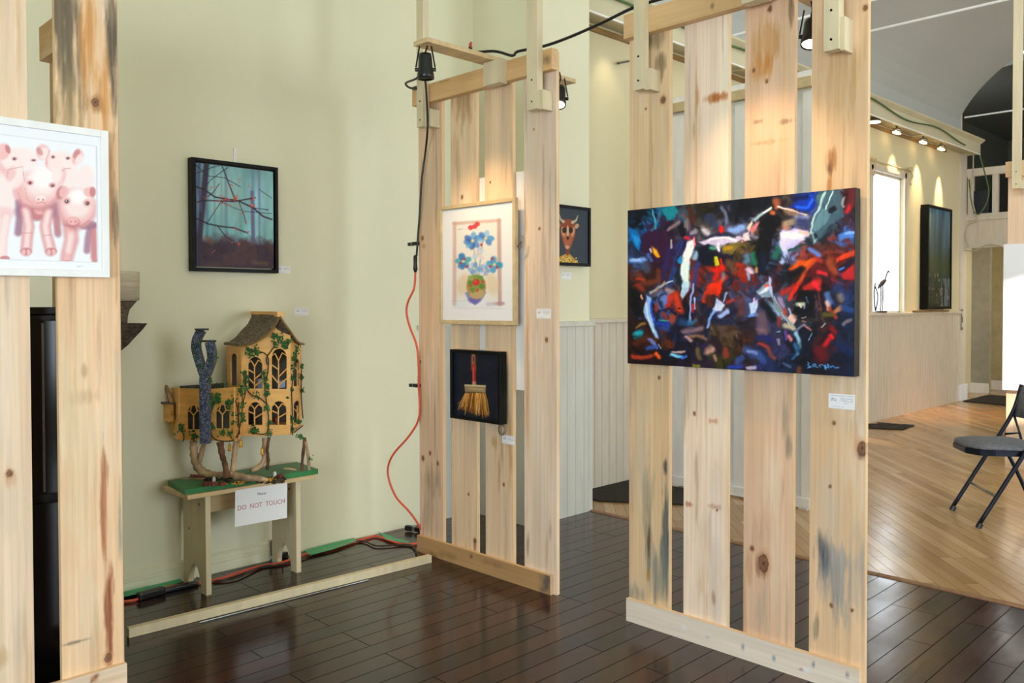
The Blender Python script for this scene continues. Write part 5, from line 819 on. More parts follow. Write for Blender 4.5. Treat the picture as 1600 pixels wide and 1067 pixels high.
# horned mask painting on the pier
t = thing('framed_painting', 'dark framed painting of a horned brown cow-like mask on the pier', 'painting', (3.655, YP-.055, 1.535)); W_, H_ = .372, .362; bm = bmesh.new()
for a in ((0, .018, 0, H_), (W_-.018, W_, 0, H_), (.018, W_-.018, 0, .018), (.018, W_-.018, H_-.018, H_)): bx(bm, a[0], a[1], 0, .03, a[2], a[3])
obj('frame', bm, M_blackw, t); box('frame_back', M_blackw, t, .01, W_+.022, .03, .054, .01, H_-.025)
cv = Canvas(W_-.036, H_-.036, 120, 120, '#2e3a48', (3.673, YP-.045, 1.553), (1, 0, 0), 51)
def cq(x, y): return (870+x/7.62, 310+y/7.62)
def cE(h, x, y, rx, ry, rot=0, soft=.25, a=.92): q = cq(x, y); cv.ell(h, q[0], q[1], rx/7.62, ry/7.62, rot, soft, a)
cv.poly('#c89a3c', [cq(120, 650), cq(150, 660), cq(260, 770), cq(-20, 770), cq(20, 700)], 1.5); 
for k in range(60): cE(['#e8cc70', '#8a6a28', '#f0e0a0'][k % 3], 20+r6.random()*220, 700+r6.random()*68, 7, 6)
cE('#7a3c24', 125, 630, 26, 50); cE('#a04a2a', 130, 400, 88, 150); cE('#8f3f26', 130, 310, 84, 60); cE('#b5603a', 128, 500, 52, 105); cE('#d8c0a0', 128, 400, 12, 80); cE('#d89a70', 75, 400, 24, 60, -10, .6); cE('#d89a70', 190, 400, 20, 60, 10, .6); cE('#17100f', 88, 380, 26, 34); cE('#17100f', 165, 380, 24, 34); cE('#1d1210', 128, 470, 14, 24); cE('#e0a890', 122, 575, 24, 26); cE('#6a2018', 125, 560, 20, 5); cE('#c9a080', 235, 330, 24, 32, 30); cE('#b07a58', 30, 320, 12, 30)
cv.line('#c8b89c', 5, [cq(185, 285), cq(225, 265), cq(248, 205)], .3, .95, .8); cv.line('#c8b89c', 5, [cq(75, 275), cq(45, 255), cq(28, 195)], .3, .95, .8)
cv.slab('canvas', .012, M_paint, t, (.018, .008, .018))
card('title card on the pier below the horned mask painting', 0, 0, 0, 'y', loc=(3.815, YP-.0005, 1.455), w=.088, h=.043)
# white board hung on the back of the middle panel
t = thing('hung_board', 'white board hanging on the back of the middle panel, seen between its slats', 'board', (2.80, 3.02, .90)); box('board', M_white, t, 0, .03, -.37, .13, 0, 1.02, bev=.002)
# ================================================================== STOOL, SIGN AND MINIATURE HOUSE
def stool():
    t = thing('wooden_stool', 'pale pine bench stool against the green wall holding the miniature house', 'stool', (1.9, 3.75, 0))
    box('stool_top', M_studh, t, -.325, .315, -.145, .135, .448, .468, bev=.003)
    for s, x in ((-1, -.222), (1, .232)):
        W = .24; out = [(-W/2, 0), (-W/2+.055, 0)]+[(-W/2+.055+.0+(W-.11)*k/12, .03+.09*math.sin(math.pi*k/12)**.7 if 0 < k < 12 else .03) for k in range(13)]+[(W/2-.055, 0), (W/2, 0), (W/2-.004, .448), (-W/2+.004, .448)]
        bm = bmesh.new(); prism(bm, [(p[0]-.005, p[1]) for p in out], 0, x-.012, x+.012); o = obj('leg_panel', bm, M_stud, t)
        for y, z, r in ((-.06, .40, .007), (.05, .27, .006), (-.03, .06, .006)): bm = bmesh.new(); tube(bm, [(x-.0122, y, z), (x-.0132, y, z)], r, 10); obj('knot', bm, M_twig, o)
    box('stretcher', M_studh, t, -.21, .22, -.02, .0, .345, .448)
    return t
stool()
t = thing('notice_sheet', 'white paper notice reading DO NOT TOUCH taped to the front of the stool', 'notice', (1.925, 3.602, .37), 0); t.rotation_euler = (0, rad(1.2), 0)
box('sheet', M_paper, t, -.132, .132, -.001, .0, -.082, .085)
TM = Matrix.Translation((0, -.0015, 0)) @ Matrix.Rotation(rad(90), 4, 'X')
text('lettering', 'DO  NOT  TOUCH', .031, M_red, t, Matrix.Translation((0, -.0012, .0)) @ Matrix.Rotation(rad(90), 4, 'X'), sx=.92)
text('lettering', 'Please', .018, M_blueink, t, Matrix.Translation((0, -.0012, .052)) @ Matrix.Rotation(rad(90), 4, 'X'))
house = thing('miniature_house', 'honey plywood miniature tree house on root stilts and a green base, on the stool', 'model house', (1.9, 3.75, .468))
HL = Vector(house.location)
def hobj(name, bm, m, parent=None, smooth=False):
    o = obj(name, bm, m, parent or house, smooth); 
    o.data.transform(Matrix.Translation(-HL)); return o
bm = bmesh.new(); prism(bm, [(1.572, 3.622), (2.235, 3.612), (2.262, 3.86), (1.60, 3.87)], 2, .4685, .492); hobj('green_base', bm, M_greenb)
def P(px, w): p = onw(px, 600, w); return np.array([p[0], p[1]])
c0, c1, c2, c3 = P(353, 4.08), P(377, 3.93), P(449, 3.98), P(471, 4.26)
if c0[1] > 3.88: c0 = c0+np.array([0, 3.88-c0[1]])
w4, w5, w6, w7 = P(278, 3.84), P(368, 3.79), P(264, 3.99), P(379, 3.93)
def face(name, A, B, outer, holes, m=None, th=.006, parent=None, off=0.):
    """vertical plate through floor points A,B; outlines given where they show in the photograph"""
    A = np.array(A); B = np.array(B); e = (B-A)/np.linalg.norm(B-A); nrm = np.array([e[1], -e[0]]); A = A+nrm*off
    def uv(p):
        d = ray(*p); s = ((A[0]-CP[0])*nrm[0]+(A[1]-CP[1])*nrm[1])/(d[0]*nrm[0]+d[1]*nrm[1]); q = CP+d*s; return ((q[0]-A[0])*e[0]+(q[1]-A[1])*e[1], q[2])
    mw = Matrix(((e[0], 0, nrm[0], A[0]-nrm[0]*th/2), (e[1], 0, nrm[1], A[1]-nrm[1]*th/2), (0, 1, 0, 0), (0, 0, 0, 1)))
    me = curve_mesh(name, [uv(p) for p in outer], [[uv(p) for p in h] for h in holes], th); me.transform(Matrix.Translation(-HL) @ mw); o = link(name, me, m or M_ply, parent or house)
    def at(p, dd=0.): u, z = uv(p); return Vector((A[0]+e[0]*u+nrm[0]*dd, A[1]+e[1]*u+nrm[1]*dd, z))
    return o, at
def q4(x, y): return (240+x*.2717, 480+y*.2717)
def q7(x, y): return (340+x/7.62, 480+y/7.62)
def arch(x0, x1, y0, y1, f=q4, n=10, tilt=0):
    r = (x1-x0)/2; return [f(x0, y1), f(x1, y1+tilt)]+[f((x0+x1)/2+r*math.cos(a), y0+r*1.15-r*1.15*math.sin(a)+tilt*(.5+.5*math.cos(a))) for a in np.linspace(0, math.pi, n)]
def mull(at, pts, parent, w=.0032, m=None):
    bm = bmesh.new()
    for ps in pts: tube(bm, [at(p, .002) for p in ps], w, 5)
    return hobj('tree_mullion', bm, m or M_ply, parent)
win = [(545, 625, 285, 468), (680, 765, 238, 470), (545, 625, 545, 677), (680, 763, 540, 676)]
gab = [q7(275, 470), q7(350, 462), q7(450, 425), q7(560, 355), q7(640, 275), q7(700, 195), q7(742, 118), q7(790, 195), q7(845, 275), q7(868, 320)]
o, at = face('front_wall', c1, c2, [q4(505, 738), q4(640, 742), q4(785, 730)]+[q7(868, 500)]+gab[::-1], [arch(*w_) for w_ in win])
for (x0, x1, y0, y1) in win:
    c = (x0+x1)/2-4; h = y1-y0
    mull(at, [[q4(c, y1), q4(c, y0+h*.30)], [q4(c, y0+h*.30), q4(c-20, y0+h*.12), q4(x0, y0+h*.12+12)], [q4(c, y0+h*.30), q4(c+22, y0+h*.10), q4(x1, y0+h*.14+8)], [q4(c, y0+h*.52), q4(x0, y0+h*.40)], [q4(c, y0+h*.70), q4(x1, y0+h*.50)]]+([[q4(c, y0+h*.86), q4(x0, y0+h*.66)], [q4(c, y0+h*.92), q4(x1, y0+h*.74)]] if h > 150 else []), o)
wr = [(806, 840, 300, 455, -6), (806, 840, 545, 668, -14)]
o, at = face('side_wall', c2, c3, [q4(785, 733), q4(850, 692), q4(848, 205), q7(1000, 435), q7(930, 375), q7(868, 300)], [arch(a, b, c, d, tilt=e_) for a, b, c, d, e_ in wr])
for a, b, c, d, e_ in wr: mull(at, [[q4((a+b)/2, d), q4((a+b)/2, c+20)], [q4((a+b)/2, c+60), q4(a, c+40)], [q4((a+b)/2, c+80), q4(b, c+50)]], o)
face('side_wall', c0, c1, [q4(425, 460), q4(505, 738), q4(505, 226), q4(418, 222)], [arch(443, 477, 265, 450)])
e0 = c0; box_in = bmesh.new()
back = [tuple(c0), tuple(c3-np.array([.02, -.0])), (c3[0]-.02, 3.885), (c0[0], 3.885)]
bm = bmesh.new(); zb, zt = .695, 1.10
prism(bm, [tuple(c1+(0, .008)), tuple(c2+(0, .010)), tuple(c3+(-.006, .0)), tuple(c0+(.006, 0))], 2, zb+.012, zb+.02); hobj('house_floor', bm, M_ply)
prism(bm := bmesh.new(), [tuple(c1+(.0, .012)), tuple(c2+(0, .016)), tuple(c3+(-.012, -.0)), tuple(c0+(.012, 0))], 2, .875, .88); hobj('house_floor', bm, M_ply)
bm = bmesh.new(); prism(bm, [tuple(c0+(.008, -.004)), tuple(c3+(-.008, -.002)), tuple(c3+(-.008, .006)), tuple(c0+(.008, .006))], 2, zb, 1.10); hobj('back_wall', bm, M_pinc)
def uvp(c, f): return c+(np.array([0, 0])) if f is None else c
for (px, py, w, sx, sz, m) in ((405, 600, 4.02, .022, .05, M_curt), (440, 600, 4.04, .03, .035, M_curt), (432, 655, 4.02, .025, .02, M_brick), (395, 650, 4.02, .012, .04, M_black), (452, 655, 4.05, .02, .02, M_brick)):
    p = onw(px, py, w); bm = bmesh.new(); bx(bm, p[0]-sx/2, p[0]+sx/2, p[1]-.01, p[1]+.01, p[2]-sz/2, p[2]+sz/2, bev=.003); hobj('doll_furniture', bm, m)
# bark roof
front = [q7(262, 460), q7(350, 452), q7(450, 416), q7(560, 346), q7(640, 266), q7(700, 186), q7(738, 108)]; backc = [q7(84, 440), q7(150, 430), q7(240, 362), q7(330, 262), q7(378, 205), q7(402, 160), q7(425, 100)]
bm = bmesh.new(); F = [Vector(onw(*p, 3.915)) for p in front]; B = [Vector(onw(*p, 4.05+.09*i/6)) for i, p in enumerate(backc)]
B = [v if v.y < 3.9 else Vector(ony(*p, 3.9)) for v, p in zip(B, backc)]
rows = []
for j in range(9): rows.append([bm.verts.new(f.lerp(b, j/8)+Vector((0, 0, random.uniform(-.002, .002)))) for f, b in zip([F[int(k)].lerp(F[min(int(k)+1, 6)], k % 1) for k in np.linspace(0, 6, 19)], [B[int(k)].lerp(B[min(int(k)+1, 6)], k % 1) for k in np.linspace(0, 6, 19)])])
for a, b in zip(rows, rows[1:]):
    for k in range(len(a)-1): bm.faces.new((a[k], b[k], b[k+1], a[k+1]))
r = bmesh.ops.extrude_face_region(bm, geom=bm.faces[:]); bmesh.ops.translate(bm, verts=[v for v in r['geom'] if isinstance(v, bmesh.types.BMVert)], vec=(-.006, 0, .008)); bmesh.ops.recalc_face_normals(bm, faces=bm.faces[:]); hobj('bark_roof', bm, M_bark)
Rr = [q7(738, 108), q7(790, 190), q7(845, 262), q7(885, 325), q7(935, 395), q7(985, 435), q7(1022, 440)]; RW = [3.915, 3.92, 3.93, 3.97, 4.08, 4.18, 4.24]
bm = bmesh.new(); A_ = [Vector(onw(*p, w)) for p, w in zip(Rr, RW)]; ys_ = [v.y for v in A_]; Bk = [Vector((v.x-.03, min(v.y+.16*(1-i/6), 3.9), v.z-.004)) for i, v in enumerate(A_)]
va = [bm.verts.new(v) for v in A_]; vb = [bm.verts.new(v) for v in Bk]
for k in range(6): bm.faces.new((va[k], va[k+1], vb[k+1], vb[k]))
r = bmesh.ops.extrude_face_region(bm, geom=bm.faces[:]); bmesh.ops.translate(bm, verts=[v for v in r['geom'] if isinstance(v, bmesh.types.BMVert)], vec=(0, 0, .007)); bmesh.ops.recalc_face_normals(bm, faces=bm.faces[:]); hobj('bark_roof', bm, M_bark)
bm = bmesh.new(); tube(bm, [v+Vector((0, -.004, 0)) for v in F], .0045, 6); tube(bm, [F[0], B[0]], .004, 6); hobj('roof_edge', bm, M_brown)
bm = bmesh.new(); tube(bm, [v+Vector((0, -.004, 0)) for v in A_], .0055, 6); hobj('roof_edge', bm, M_brown)
a_, b_2 = Vector(onw(*q7(752, 78), 3.912)), Vector(ony(*q7(436, 78), 3.895)); bm = bmesh.new(); d_ = (b_2-a_); n_ = Vector((d_.y, -d_.x, 0)).normalized()*.016
prism(bm, [(a_.x+n_.x, a_.y+n_.y), (b_2.x+n_.x, b_2.y+n_.y), (b_2.x-n_.x, b_2.y-n_.y), (a_.x-n_.x, a_.y-n_.y)], 2, a_.z-.014, a_.z+.010); hobj('ridge_cap', bm, M_ply)
# low wing
lw = [(195, 268, 565, 705), (358, 436, 562, 700)]
o, at2 = face('front_wall', w4, w5, [q4(140, 763), q4(470, 770), q4(468, 460), q4(330, 470), q4(145, 466)], [arch(*w_) for w_ in lw])
for (x0, x1, y0, y1) in lw:
    c = (x0+x1)/2; h = y1-y0; mull(at2, [[q4(c, y1), q4(c, y0+h*.40)], [q4(c, y0+h*.40), q4(c-22, y0+h*.22), q4(x0, y0+h*.26)], [q4(c, y0+h*.40), q4(c+24, y0+h*.2), q4(x1, y0+h*.24)], [q4(c-20, y0+h*.24), q4(c-10, y0)], [q4(c+22, y0+h*.24), q4(c+12, y0)], [q4(x0, y1), q4(x1, y1)]], o)
face('side_wall', w6, w4, [q4(80, 728), q4(140, 763), q4(145, 466), q4(108, 460)], [])
face('side_wall', w5, w7, [q4(470, 772), q4(512, 738), q4(508, 455), q4(468, 462)], [arch(482, 500, 545, 690)])
bm = bmesh.new(); pl = [tuple(w4+(.006, .008)), tuple(w5+(0, .008)), tuple(w7+(0, .0)), (w7[0], 3.87), tuple((w6[0]+.006, 3.87)), tuple(w6+(.006, 0))]
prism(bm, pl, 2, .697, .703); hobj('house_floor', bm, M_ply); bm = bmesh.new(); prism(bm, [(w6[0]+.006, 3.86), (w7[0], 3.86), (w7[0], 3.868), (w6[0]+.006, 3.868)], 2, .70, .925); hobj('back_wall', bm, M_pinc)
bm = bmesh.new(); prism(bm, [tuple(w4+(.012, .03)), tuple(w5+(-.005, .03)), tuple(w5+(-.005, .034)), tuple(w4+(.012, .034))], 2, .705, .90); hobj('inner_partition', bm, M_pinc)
bm = bmesh.new(); rp = [P(x, 3.86) for x in (318, 335, 352, 366)]
for k, x in enumerate(np.linspace(320, 368, 7)): p = onw(x, 606, 3.86); tube(bm, smoothpts([(p[0], p[1], .92), (p[0]+.008, p[1], .945), (p[0]+.018, p[1], .93)]), .0012, 4)
hobj('roof_railing', bm, M_wireg)
# side box, branch
a = P(251, 3.93); b = P(271, 3.87); bm = bmesh.new(); prism(bm, [tuple(a), tuple(b), (b[0]+.0, b[1]+.09), (a[0]+.0, a[1]+.09)], 2, .762, .842); hobj('side_box', bm, M_ply)
bm = bmesh.new(); prism(bm, [tuple(a+(-.012, -.012)), tuple(b+(.012, -.01)), (b[0]+.01, b[1]+.09), (a[0]-.01, a[1]+.09)], 2, .842, .852); hobj('side_box_roof', bm, M_bark)
at3 = lambda p: Vector(onw(*p, 3.83))
for y in (610, 668): bm = bmesh.new(); [tube(bm, [at3(q4(106+dx, y+dy)), at3(q4(106-dx, y-dy))], .0022, 5) for dx, dy in ((12, 0), (0, 18), (8, 12), (8, -12))]; hobj('brass_star', bm, M_brass)
bm = bmesh.new(); tube(bm, smoothpts([onw(*q4(110, 560), 3.9), onw(*q4(85, 490), 3.92), onw(*q4(60, 430), 3.94), onw(*q4(50, 395), 3.95)]), .009, 8); tube(bm, smoothpts([onw(*q4(90, 490), 3.92), onw(*q4(60, 450), 3.93), onw(*q4(32, 405), 3.93)]), .006, 8); hobj('driftwood_branch', bm, M_root, smooth=True)
# mosaic chimney
bm = bmesh.new(); W3 = 3.745
def sq(pts, w, W_=3.745):
    P_ = smoothpts([onw(*q4(*p), W_) for p in pts], 4); rings = []
    for k, p in enumerate(P_):
        d = P_[min(k+1, len(P_)-1)]-P_[max(k-1, 0)]; d = d/np.linalg.norm(d); s = np.cross(d, _fw); s /= np.linalg.norm(s); f_ = _fw*.017
        rings.append([bm.verts.new(p+s*w/2*a+f_*b_) for a, b_ in ((-1, -1), (1, -1), (1, 1), (-1, 1))])
    for a, b_ in zip(rings, rings[1:]):
        for k in range(4): bm.faces.new((a[k], a[(k+1) % 4], b_[(k+1) % 4], b_[k]))
    bm.faces.new(rings[0][::-1]); bm.faces.new(rings[-1])
sq([(299, 782), (297, 600), (296, 450), (298, 360)], .040); sq([(290, 385), (262, 300), (245, 230), (252, 180), (277, 133)], .034, 3.75); sq([(306, 385), (330, 320), (337, 270), (322, 200)], .034, 3.742)
bmesh.ops.recalc_face_normals(bm, faces=bm.faces[:]); ch = hobj('mosaic_chimney', bm, M_mos)
for (x, y) in ((277, 130), (320, 197)): p = Vector(onw(*q4(x, y), 3.745)); bm = bmesh.new(); bx(bm, p.x-.024, p.x+.024, p.y-.02, p.y+.02, p.z-.002, p.z+.006, bev=.001); hobj('chimney_cap', bm, M_black, ch)
# vines and leaves
def leaves(bm, p, n, s, spread):
    for _ in range(n):
        q = Vector(p)+Vector((random.gauss(0, spread), random.gauss(0, .003), random.gauss(0, spread)));
        bmesh.ops.create_icosphere(bm, subdivisions=1, radius=s*random.uniform(.7, 1.2), matrix=Matrix.Translation(q) @ Matrix.Rotation(random.random()*6, 4, 'Y') @ Matrix.Diagonal((1, .45, random.uniform(.4, .9), 1)))
def vine(atf, stem, tufts, name='vine', dens=1.):
    bm = bmesh.new()
    for st in stem: tube(bm, smoothpts([atf(p) for p in st], 4), .0028, 5)
    v = hobj(name, bm, M_vine, smooth=True); bm = bmesh.new()
    for (x, y, r) in tufts: leaves(bm, atf((x, y)), int(20*dens), .0062, r*.2717/FPX*3.9*.55)
    hobj('moss_leaves', bm, M_leaf, v)['kind'] = 'stuff'; return v
A4 = lambda dd: (lambda p: at(q4(*p), dd)); 
_, atF = face('vine_backing', c1, c2, [q4(640, 700), q4(641, 700), q4(641, 701)], [], th=.001); bpy.data.objects.remove(_)
_, atR = face('vine_backing', c2, c3, [q4(800, 700), q4(801, 700), q4(801, 701)], [], th=.001); bpy.data.objects.remove(_)
_, atW = face('vine_backing', w4, w5, [q4(300, 700), q4(301, 700), q4(301, 701)], [], th=.001); bpy.data.objects.remove(_)
fF = lambda p: atF(q4(*p), .008); fR = lambda p: atR(q4(*p), .008); fW = lambda p: atW(q4(*p), .008)
vine(fF, [[(560, 720), (640, 728), (660, 690), (658, 600), (640, 470), (655, 380), (660, 300), (640, 265), (610, 255)], [(655, 560), (610, 520), (560, 500), (530, 450), (525, 380)], [(655, 330), (650, 290), (690, 230), (700, 200)]],
     [(558, 262, 22), (585, 240, 26), (600, 260, 18), (548, 245, 16), (700, 215, 22), (715, 185, 24), (730, 175, 20), (635, 380, 18), (640, 420, 20), (655, 450, 18), (655, 500, 18), (658, 575, 22), (525, 380, 16), (527, 430, 18), (595, 505, 26), (575, 700, 22), (590, 712, 16), (665, 665, 18), (668, 725, 20), (690, 160, 14), (760, 225, 22), (772, 195, 16), (745, 212, 18)])
vine(fR, [[(790, 735), (788, 600), (785, 480), (800, 350), (815, 250)], [(850, 640), (840, 500), (842, 360)], [(800, 720), (850, 680)]],
     [(815, 240, 16), (805, 270, 16), (795, 300, 20), (788, 350, 20), (785, 400, 16), (783, 470, 14), (786, 640, 18), (790, 700, 18), (842, 340, 12), (842, 400, 12), (845, 480, 12), (822, 660, 16), (760, 520, 0)], dens=1)
vine(fW, [[(500, 730), (490, 600), (470, 530), (430, 560)], [(340, 740), (330, 640), (350, 560), (370, 530)], [(175, 770), (180, 740), (165, 690)], [(235, 770), (240, 740)], [(340, 740), (380, 765), (460, 765), (495, 720)]],
     [(365, 525, 30), (380, 515, 18), (340, 560, 18), (340, 690, 20), (465, 540, 22), (440, 565, 20), (430, 550, 14), (468, 620, 14), (470, 660, 14), (400, 722, 26), (445, 722, 22), (172, 700, 26), (160, 688, 14), (235, 730, 24), (250, 740, 12), (378, 535, 16)])
vine(lambda p: Vector(onw(*q4(*p), 3.82)), [[(480, 760), (505, 640), (510, 520), (500, 470)], [(510, 560), (530, 480), (528, 380)]], [(508, 500, 16), (510, 560, 18), (512, 620, 18), (500, 470, 14), (530, 470, 14), (530, 400, 14), (512, 650, 12)])
bm = bmesh.new()
for (x, y) in ((262, 200), (240, 225), (232, 260), (245, 300), (262, 330), (275, 350), (318, 345), (330, 320), (320, 300), (350, 290), (327, 420), (326, 500), (325, 560), (280, 480)): leaves(bm, onw(*q4(x+4, y), 3.732), 9, .0045, .006)
hobj('moss_leaves', bm, M_leaf, ch)['kind'] = 'stuff'
# root stilts
def r3(x, y, w=3.86): return onw(260+x/6.667, 680+y/6.667, w)
def root(name, pts, r, m=M_root, w=3.86): bm = bmesh.new(); n = (len(pts)-1)*6+1; rr = np.interp(np.linspace(0, 1, n), np.linspace(0, 1, len(r)), r); tube(bm, smoothpts([r3(*p[:2], p[2] if len(p) > 2 else w) for p in pts], 6), [a*(1+.12*math.sin(k*1.7)) for k, a in enumerate(rr)], 9); return hobj(name, bm, m, smooth=True)
root('root_stilt', [(285, 60), (285, 160), (300, 270), (350, 360), (450, 405), (560, 410), (640, 405)], [.016, .017, .018, .020, .017, .012, .008])
root('root_stilt', [(390, 90), (370, 170), (345, 260), (330, 300)], [.010, .011, .012, .012]); root('root_stilt', [(560, 70, 3.80), (580, 200, 3.79), (610, 300, 3.78), (630, 440, 3.78)], [.016, .013, .012, .016], M_twig)
root('root_stilt', [(730, 40), (715, 160), (700, 260), (690, 380)], [.014, .012, .011, .012]); root('root_stilt', [(1030, 30, 3.98), (1020, 160, 3.97), (1010, 270, 3.95), (950, 340, 3.92), (880, 370, 3.9)], [.014, .011, .011, .014, .008]); root('root_stilt', [(1070, 20, 3.98), (1050, 150, 3.97), (1060, 260, 3.97), (1050, 360, 3.97)], [.007, .008, .008, .008], M_twig)
root('lying_root', [(660, 400, 3.80), (740, 425, 3.8), (850, 445, 3.81), (960, 450, 3.83), (1060, 465, 3.85)], [.012, .019, .016, .014, .006]); root('lying_root', [(80, 470, 3.93), (180, 462, 3.93), (260, 465, 3.92), (400, 450, 3.9)], [.006, .008, .008, .006]); root('lying_root', [(250, 420, 3.86), (320, 424, 3.86), (400, 430, 3.86)], [.006, .007, .006], M_brick); root('lying_root', [(1220, 345, 4.05), (1290, 350, 4.06), (1350, 362, 4.08)], [.004, .005, .004])
root('twig_arch', [(1410, 380, 4.12), (1415, 270, 4.12), (1440, 60, 4.12), (1450, 40, 4.12)], [.008, .007, .009, .006], M_twig); root('twig_arch', [(1485, 405, 4.13), (1480, 250, 4.13), (1455, 90, 4.12), (1430, 50, 4.12)], [.008, .008, .007, .007], M_root)
bm = bmesh.new(); [leaves(bm, r3(x, y, 4.11), 8, .006, .008) for x, y in ((1400, 20), (1385, 10), (1415, 30), (1495, 235))]; hobj('moss_leaves', bm, M_leaf)['kind'] = 'stuff'
for (x, y, w) in ((658, 130, 3.84), (775, 90, 3.84), (998, 165, 3.94)):
    p = r3(x, y, w); bm = bmesh.new(); lathe(bm, [(.003, .016), (.007, .012), (.007, -.008), (.010, -.014), (.006, -.016)], 10, tuple(p)); tube(bm, [p+np.array([0, 0, .016]), p+np.array([0, 0, .03])], .0012, 4); hobj('brass_lantern', bm, M_brass)
bm = bmesh.new()
for k in range(90):
    p = r3(random.uniform(400, 1240), random.uniform(375, 430), 3.84+random.random()*.12); p[2] = .492; s = random.uniform(.005, .014); bmesh.ops.create_icosphere(bm, subdivisions=1, radius=s, matrix=Matrix.Translation(p) @ Matrix.Diagonal((1.3, 1, .8, 1)))
hobj('bark_chips', bm, M_barkd)['kind'] = 'stuff'
for (x, y, s) in ((420, 510, .013), (455, 480, .013), (490, 485, .012), (580, 495, .013), (1190, 400, .012), (400, 540, .009)):
    p = r3(x, y, 3.78 if x < 700 else 3.95); bm = bmesh.new(); bx(bm, p[0]-s, p[0]+s, p[1]-s, p[1]+s, .492, .492+s*1.2, bev=.002); hobj('brick_chip', bm, M_brick)
for (x, y) in ((750, 480), (1050, 462)):
    bm = bmesh.new(); p = r3(x, y, 3.80 if x < 900 else 3.86)
    for k in range(40): bmesh.ops.create_icosphere(bm, subdivisions=1, radius=.0035, matrix=Matrix.Translation((p[0]+random.gauss(0, .016), p[1]+random.gauss(0, .008), .495+abs(random.gauss(0, .005)))))
    o = hobj('yellow_gravel', bm, M_brass); o['kind'] = 'stuff'
for (x, y) in ((495, 440), (1130, 410)): p = r3(x, y, 3.84 if x < 900 else 3.96); bm = bmesh.new(); lathe(bm, [(.006, -.016), (.008, 0), (.005, .01)], 10, (p[0], p[1], .508)); hobj('tiny_lantern', bm, M_white)
# ================================================================== LEFT: CABINET, VESSEL ON BARK
t = thing('black_cabinet', 'tall black cabinet standing in the dark gap behind the piglets panel', 'cabinet', (.35, 3.2, 0))
box('cabinet_body', M_darkcab, t, 0, .60, 0, .55, 0, 1.27, bev=.004); box('cabinet_door', M_cabpanel, t, .30, .59, -.02, 0, .65, 1.25, bev=.003); box('cabinet_door', M_cabpanel, t, .30, .59, -.02, 0, .06, .62, bev=.003); box('cabinet_top', M_darkcab, t, -.01, .615, -.03, .55, 1.27, 1.295, bev=.003)
box('door_edge', M_steel, t, .535, .542, -.024, -.018, .66, 1.24)
t = thing('bark_bracket', 'rough dark bark wedge fixed to the wall at the edge of the piglets panel', 'bark bracket', (1.40, YW-.12, 1.22))
bm = bmesh.new(); A_ = [(.085, 0), (.06, -.03), (.03, -.06), (.0, -.085), (-.03, -.12), (-.06, -.17), (-.16, -.18), (-.2, 0)]
n0 = len(A_); rows = []
for j in range(7):
    yy = -.0+j*.016; rows.append([bm.verts.new((x+random.uniform(-.006, .006), yy, z+(random.uniform(-.006, .006) if z < 0 else random.uniform(-.001, .001)))) for x, z in A_])
for a, b in zip(rows, rows[1:]):
    for k in range(n0): bm.faces.new((a[k], a[(k+1) % n0], b[(k+1) % n0], b[k]))
bm.faces.new(rows[0][::-1]); bm.faces.new(rows[-1]); bmesh.ops.recalc_face_normals(bm, faces=bm.faces[:]); obj('bark', bm, M_barkd, t)
t = thing('turned_vessel', 'pale turned wooden vessel standing on the dark bark wedge', 'vessel', (1.385, YW-.085, 1.222))
bm = bmesh.new(); lathe(bm, [(.026, 0), (.028, .03), (.036, .06), (.066, .098), (.068, .10)], 28); obj('vessel_foot', bm, M_bark, t, True); bm = bmesh.new(); lathe(bm, [(.066, .098), (.076, .10), (.078, .222), (.076, .226), (.068, .226), (.066, .14)], 28); obj('vessel_body', bm, M_stone, t, True)
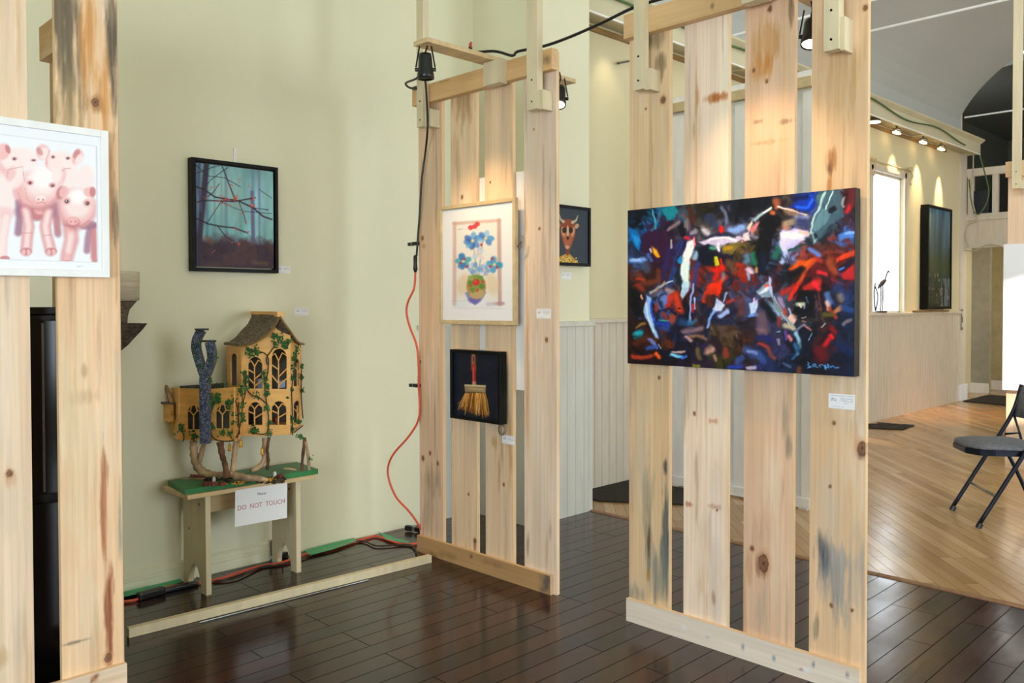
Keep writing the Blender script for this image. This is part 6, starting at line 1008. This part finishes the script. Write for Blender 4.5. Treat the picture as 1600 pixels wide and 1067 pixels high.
# ================================================================== FOLDING CHAIR
def chair():
    fA, fB = np.array([5.693, 1.805]), np.array([5.343, 1.552]); O = (fA+fB)/2; v = (fB-fA)/np.linalg.norm(fB-fA); u = np.array([-v[1], v[0]]); u = u if u[0] > 0 else -u
    ang = math.atan2(u[1], u[0]); t = thing('folding_chair', 'black folding chair with a grey fabric seat at the right edge on the oak floor', 'chair', (O[0], O[1], 0), ang)
    hw = np.linalg.norm(fB-fA)/2   # local x = back, local y = left side
    sg = 1
    for s in (-1, 1):
        y = s*hw; bm = bmesh.new(); tube(bm, smoothpts([(0, y, .012), (.20, y*.99, .36), (.31, y*.98, .55), (.36, y*.97, .66), (.395, y*.95, .80)], 4), .0125, 10); l = obj('front_leg', bm, M_metal, t, True)
        bm = bmesh.new(); tube(bm, [(0, y, 0), (.014, y, .028)], .017, 10); obj('rubber_foot', bm, M_black, l)
        y2 = s*(hw-.035); bm = bmesh.new(); tube(bm, smoothpts([(.47, y2, .012), (.36, y2, .27), (.28, y2, .43), (.265, y2, .455)], 4), .0115, 10); l = obj('rear_leg', bm, M_metal, t, True)
        bm = bmesh.new(); tube(bm, [(.475, y2, 0), (.463, y2, .028)], .017, 10); obj('rubber_foot', bm, M_black, l)
        bm = bmesh.new(); tube(bm, [(.30, s*(hw-.01), .49), (.385, s*(hw-.012), .50), (.35, s*(hw-.01), .62)], .008, 8); tube(bm, [(.385, s*(hw-.012), .5), (.40, s*(hw-.012), .44)], .008, 8); obj('hinge_brace', bm, M_metal, t, True)
    bm = bmesh.new(); tube(bm, [(.10, -hw, .185), (.10, hw, .185)], .008, 8); obj('front_stretcher', bm, M_steel, t, True); bm = bmesh.new(); tube(bm, [(.40, -hw+.03, .18), (.40, hw-.03, .18)], .008, 8); obj('rear_stretcher', bm, M_steel, t, True)
    out = [(-.035, -.10), (-.035, .10), (.02, .185), (.10, hw-.022), (.36, hw-.03), (.37, -hw+.03), (.10, -hw+.022), (.02, -.185)]
    bm = bmesh.new(); prism(bm, out, 2, .415, .452); bmesh.ops.bevel(bm, geom=[e for e in bm.edges if abs((e.verts[0].co-e.verts[1].co).z) < .001], offset=.006, segments=2, affect='EDGES'); obj('seat_pan', bm, M_metal, t)
    bm = bmesh.new(); c = Vector((.16, 0, 0)); rings = []
    for k, (f_, z) in enumerate(((.97, .452), (.97, .463), (.90, .474), (.7, .484), (.35, .489))): rings.append([bm.verts.new((c.x+(x-c.x)*f_, y*f_, z)) for x, y in smoothpts([*[(*p,) for p in out], out[0]], 4)[:-1]])
    for a, b in zip(rings, rings[1:]):
        for k in range(len(a)): bm.faces.new((a[k], a[(k+1) % len(a)], b[(k+1) % len(a)], b[k]))
    bm.faces.new(rings[-1]); bm.faces.new(rings[0][::-1]); bmesh.ops.recalc_face_normals(bm, faces=bm.faces[:]); obj('seat_cushion', bm, M_fab, t, True)
    bm = bmesh.new(); n = 12; pr = []
    for k in range(n+1):
        a = -1+2*k/n; pr.append((.36+.03*(1-a*a), a*(hw-.012)))
    bm = bmesh.new(); A = [bm.verts.new((x-.012, y, .60+.0)) for x, y in pr]; B = [bm.verts.new((x+.035-.012, y, .80-(.02 if abs(y) > hw*.8 else 0))) for x, y in pr]; A2 = [bm.verts.new((x+.012, y, .60)) for x, y in pr]; B2 = [bm.verts.new((x+.035+.012, y, .80-(.02 if abs(y) > hw*.8 else 0))) for x, y in pr]
    for k in range(n): bm.faces.new((A[k], A[k+1], B[k+1], B[k])); bm.faces.new((A2[k+1], A2[k], B2[k], B2[k+1])); bm.faces.new((B[k], B[k+1], B2[k+1], B2[k])); bm.faces.new((A[k+1], A[k], A2[k], A2[k+1]))
    bm.faces.new((A[0], B[0], B2[0], A2[0])); bm.faces.new((A[n], A2[n], B2[n], B[n])); bmesh.ops.recalc_face_normals(bm, faces=bm.faces[:]); bmesh.ops.bevel(bm, geom=[e for e in bm.edges if len(e.link_faces) == 2 and e.calc_face_angle(0) > .8], offset=.006, segments=2, affect='EDGES'); obj('backrest', bm, M_fab, t, True)
chair()
# hook above the far hanging post
bm = bmesh.new(); p = onx(1590, 8, 7.44); tube(bm, smoothpts([p+np.array([0, 0, -.12]), p+np.array([0, .01, -.02]), p+np.array([0, -.01, .1]), p+np.array([0, .0, .28])]), .008, 6); tag(obj('ceiling_hook', bm, M_black), 'black hook and wire above the hanging post at the top right', 'hook')
bm = bmesh.new(); pa = ony(983, 96, YC); pb = pa+np.array([.0, 0, 0]); tube(bm, [ony(966, 99, YC), ony(966, 99, YC-.04), ony(990, 94, YC-.05)], .008, 6); tag(obj('wall_bracket', bm, M_steel), 'small metal bracket high on the cream wall left of the big panel', 'bracket')
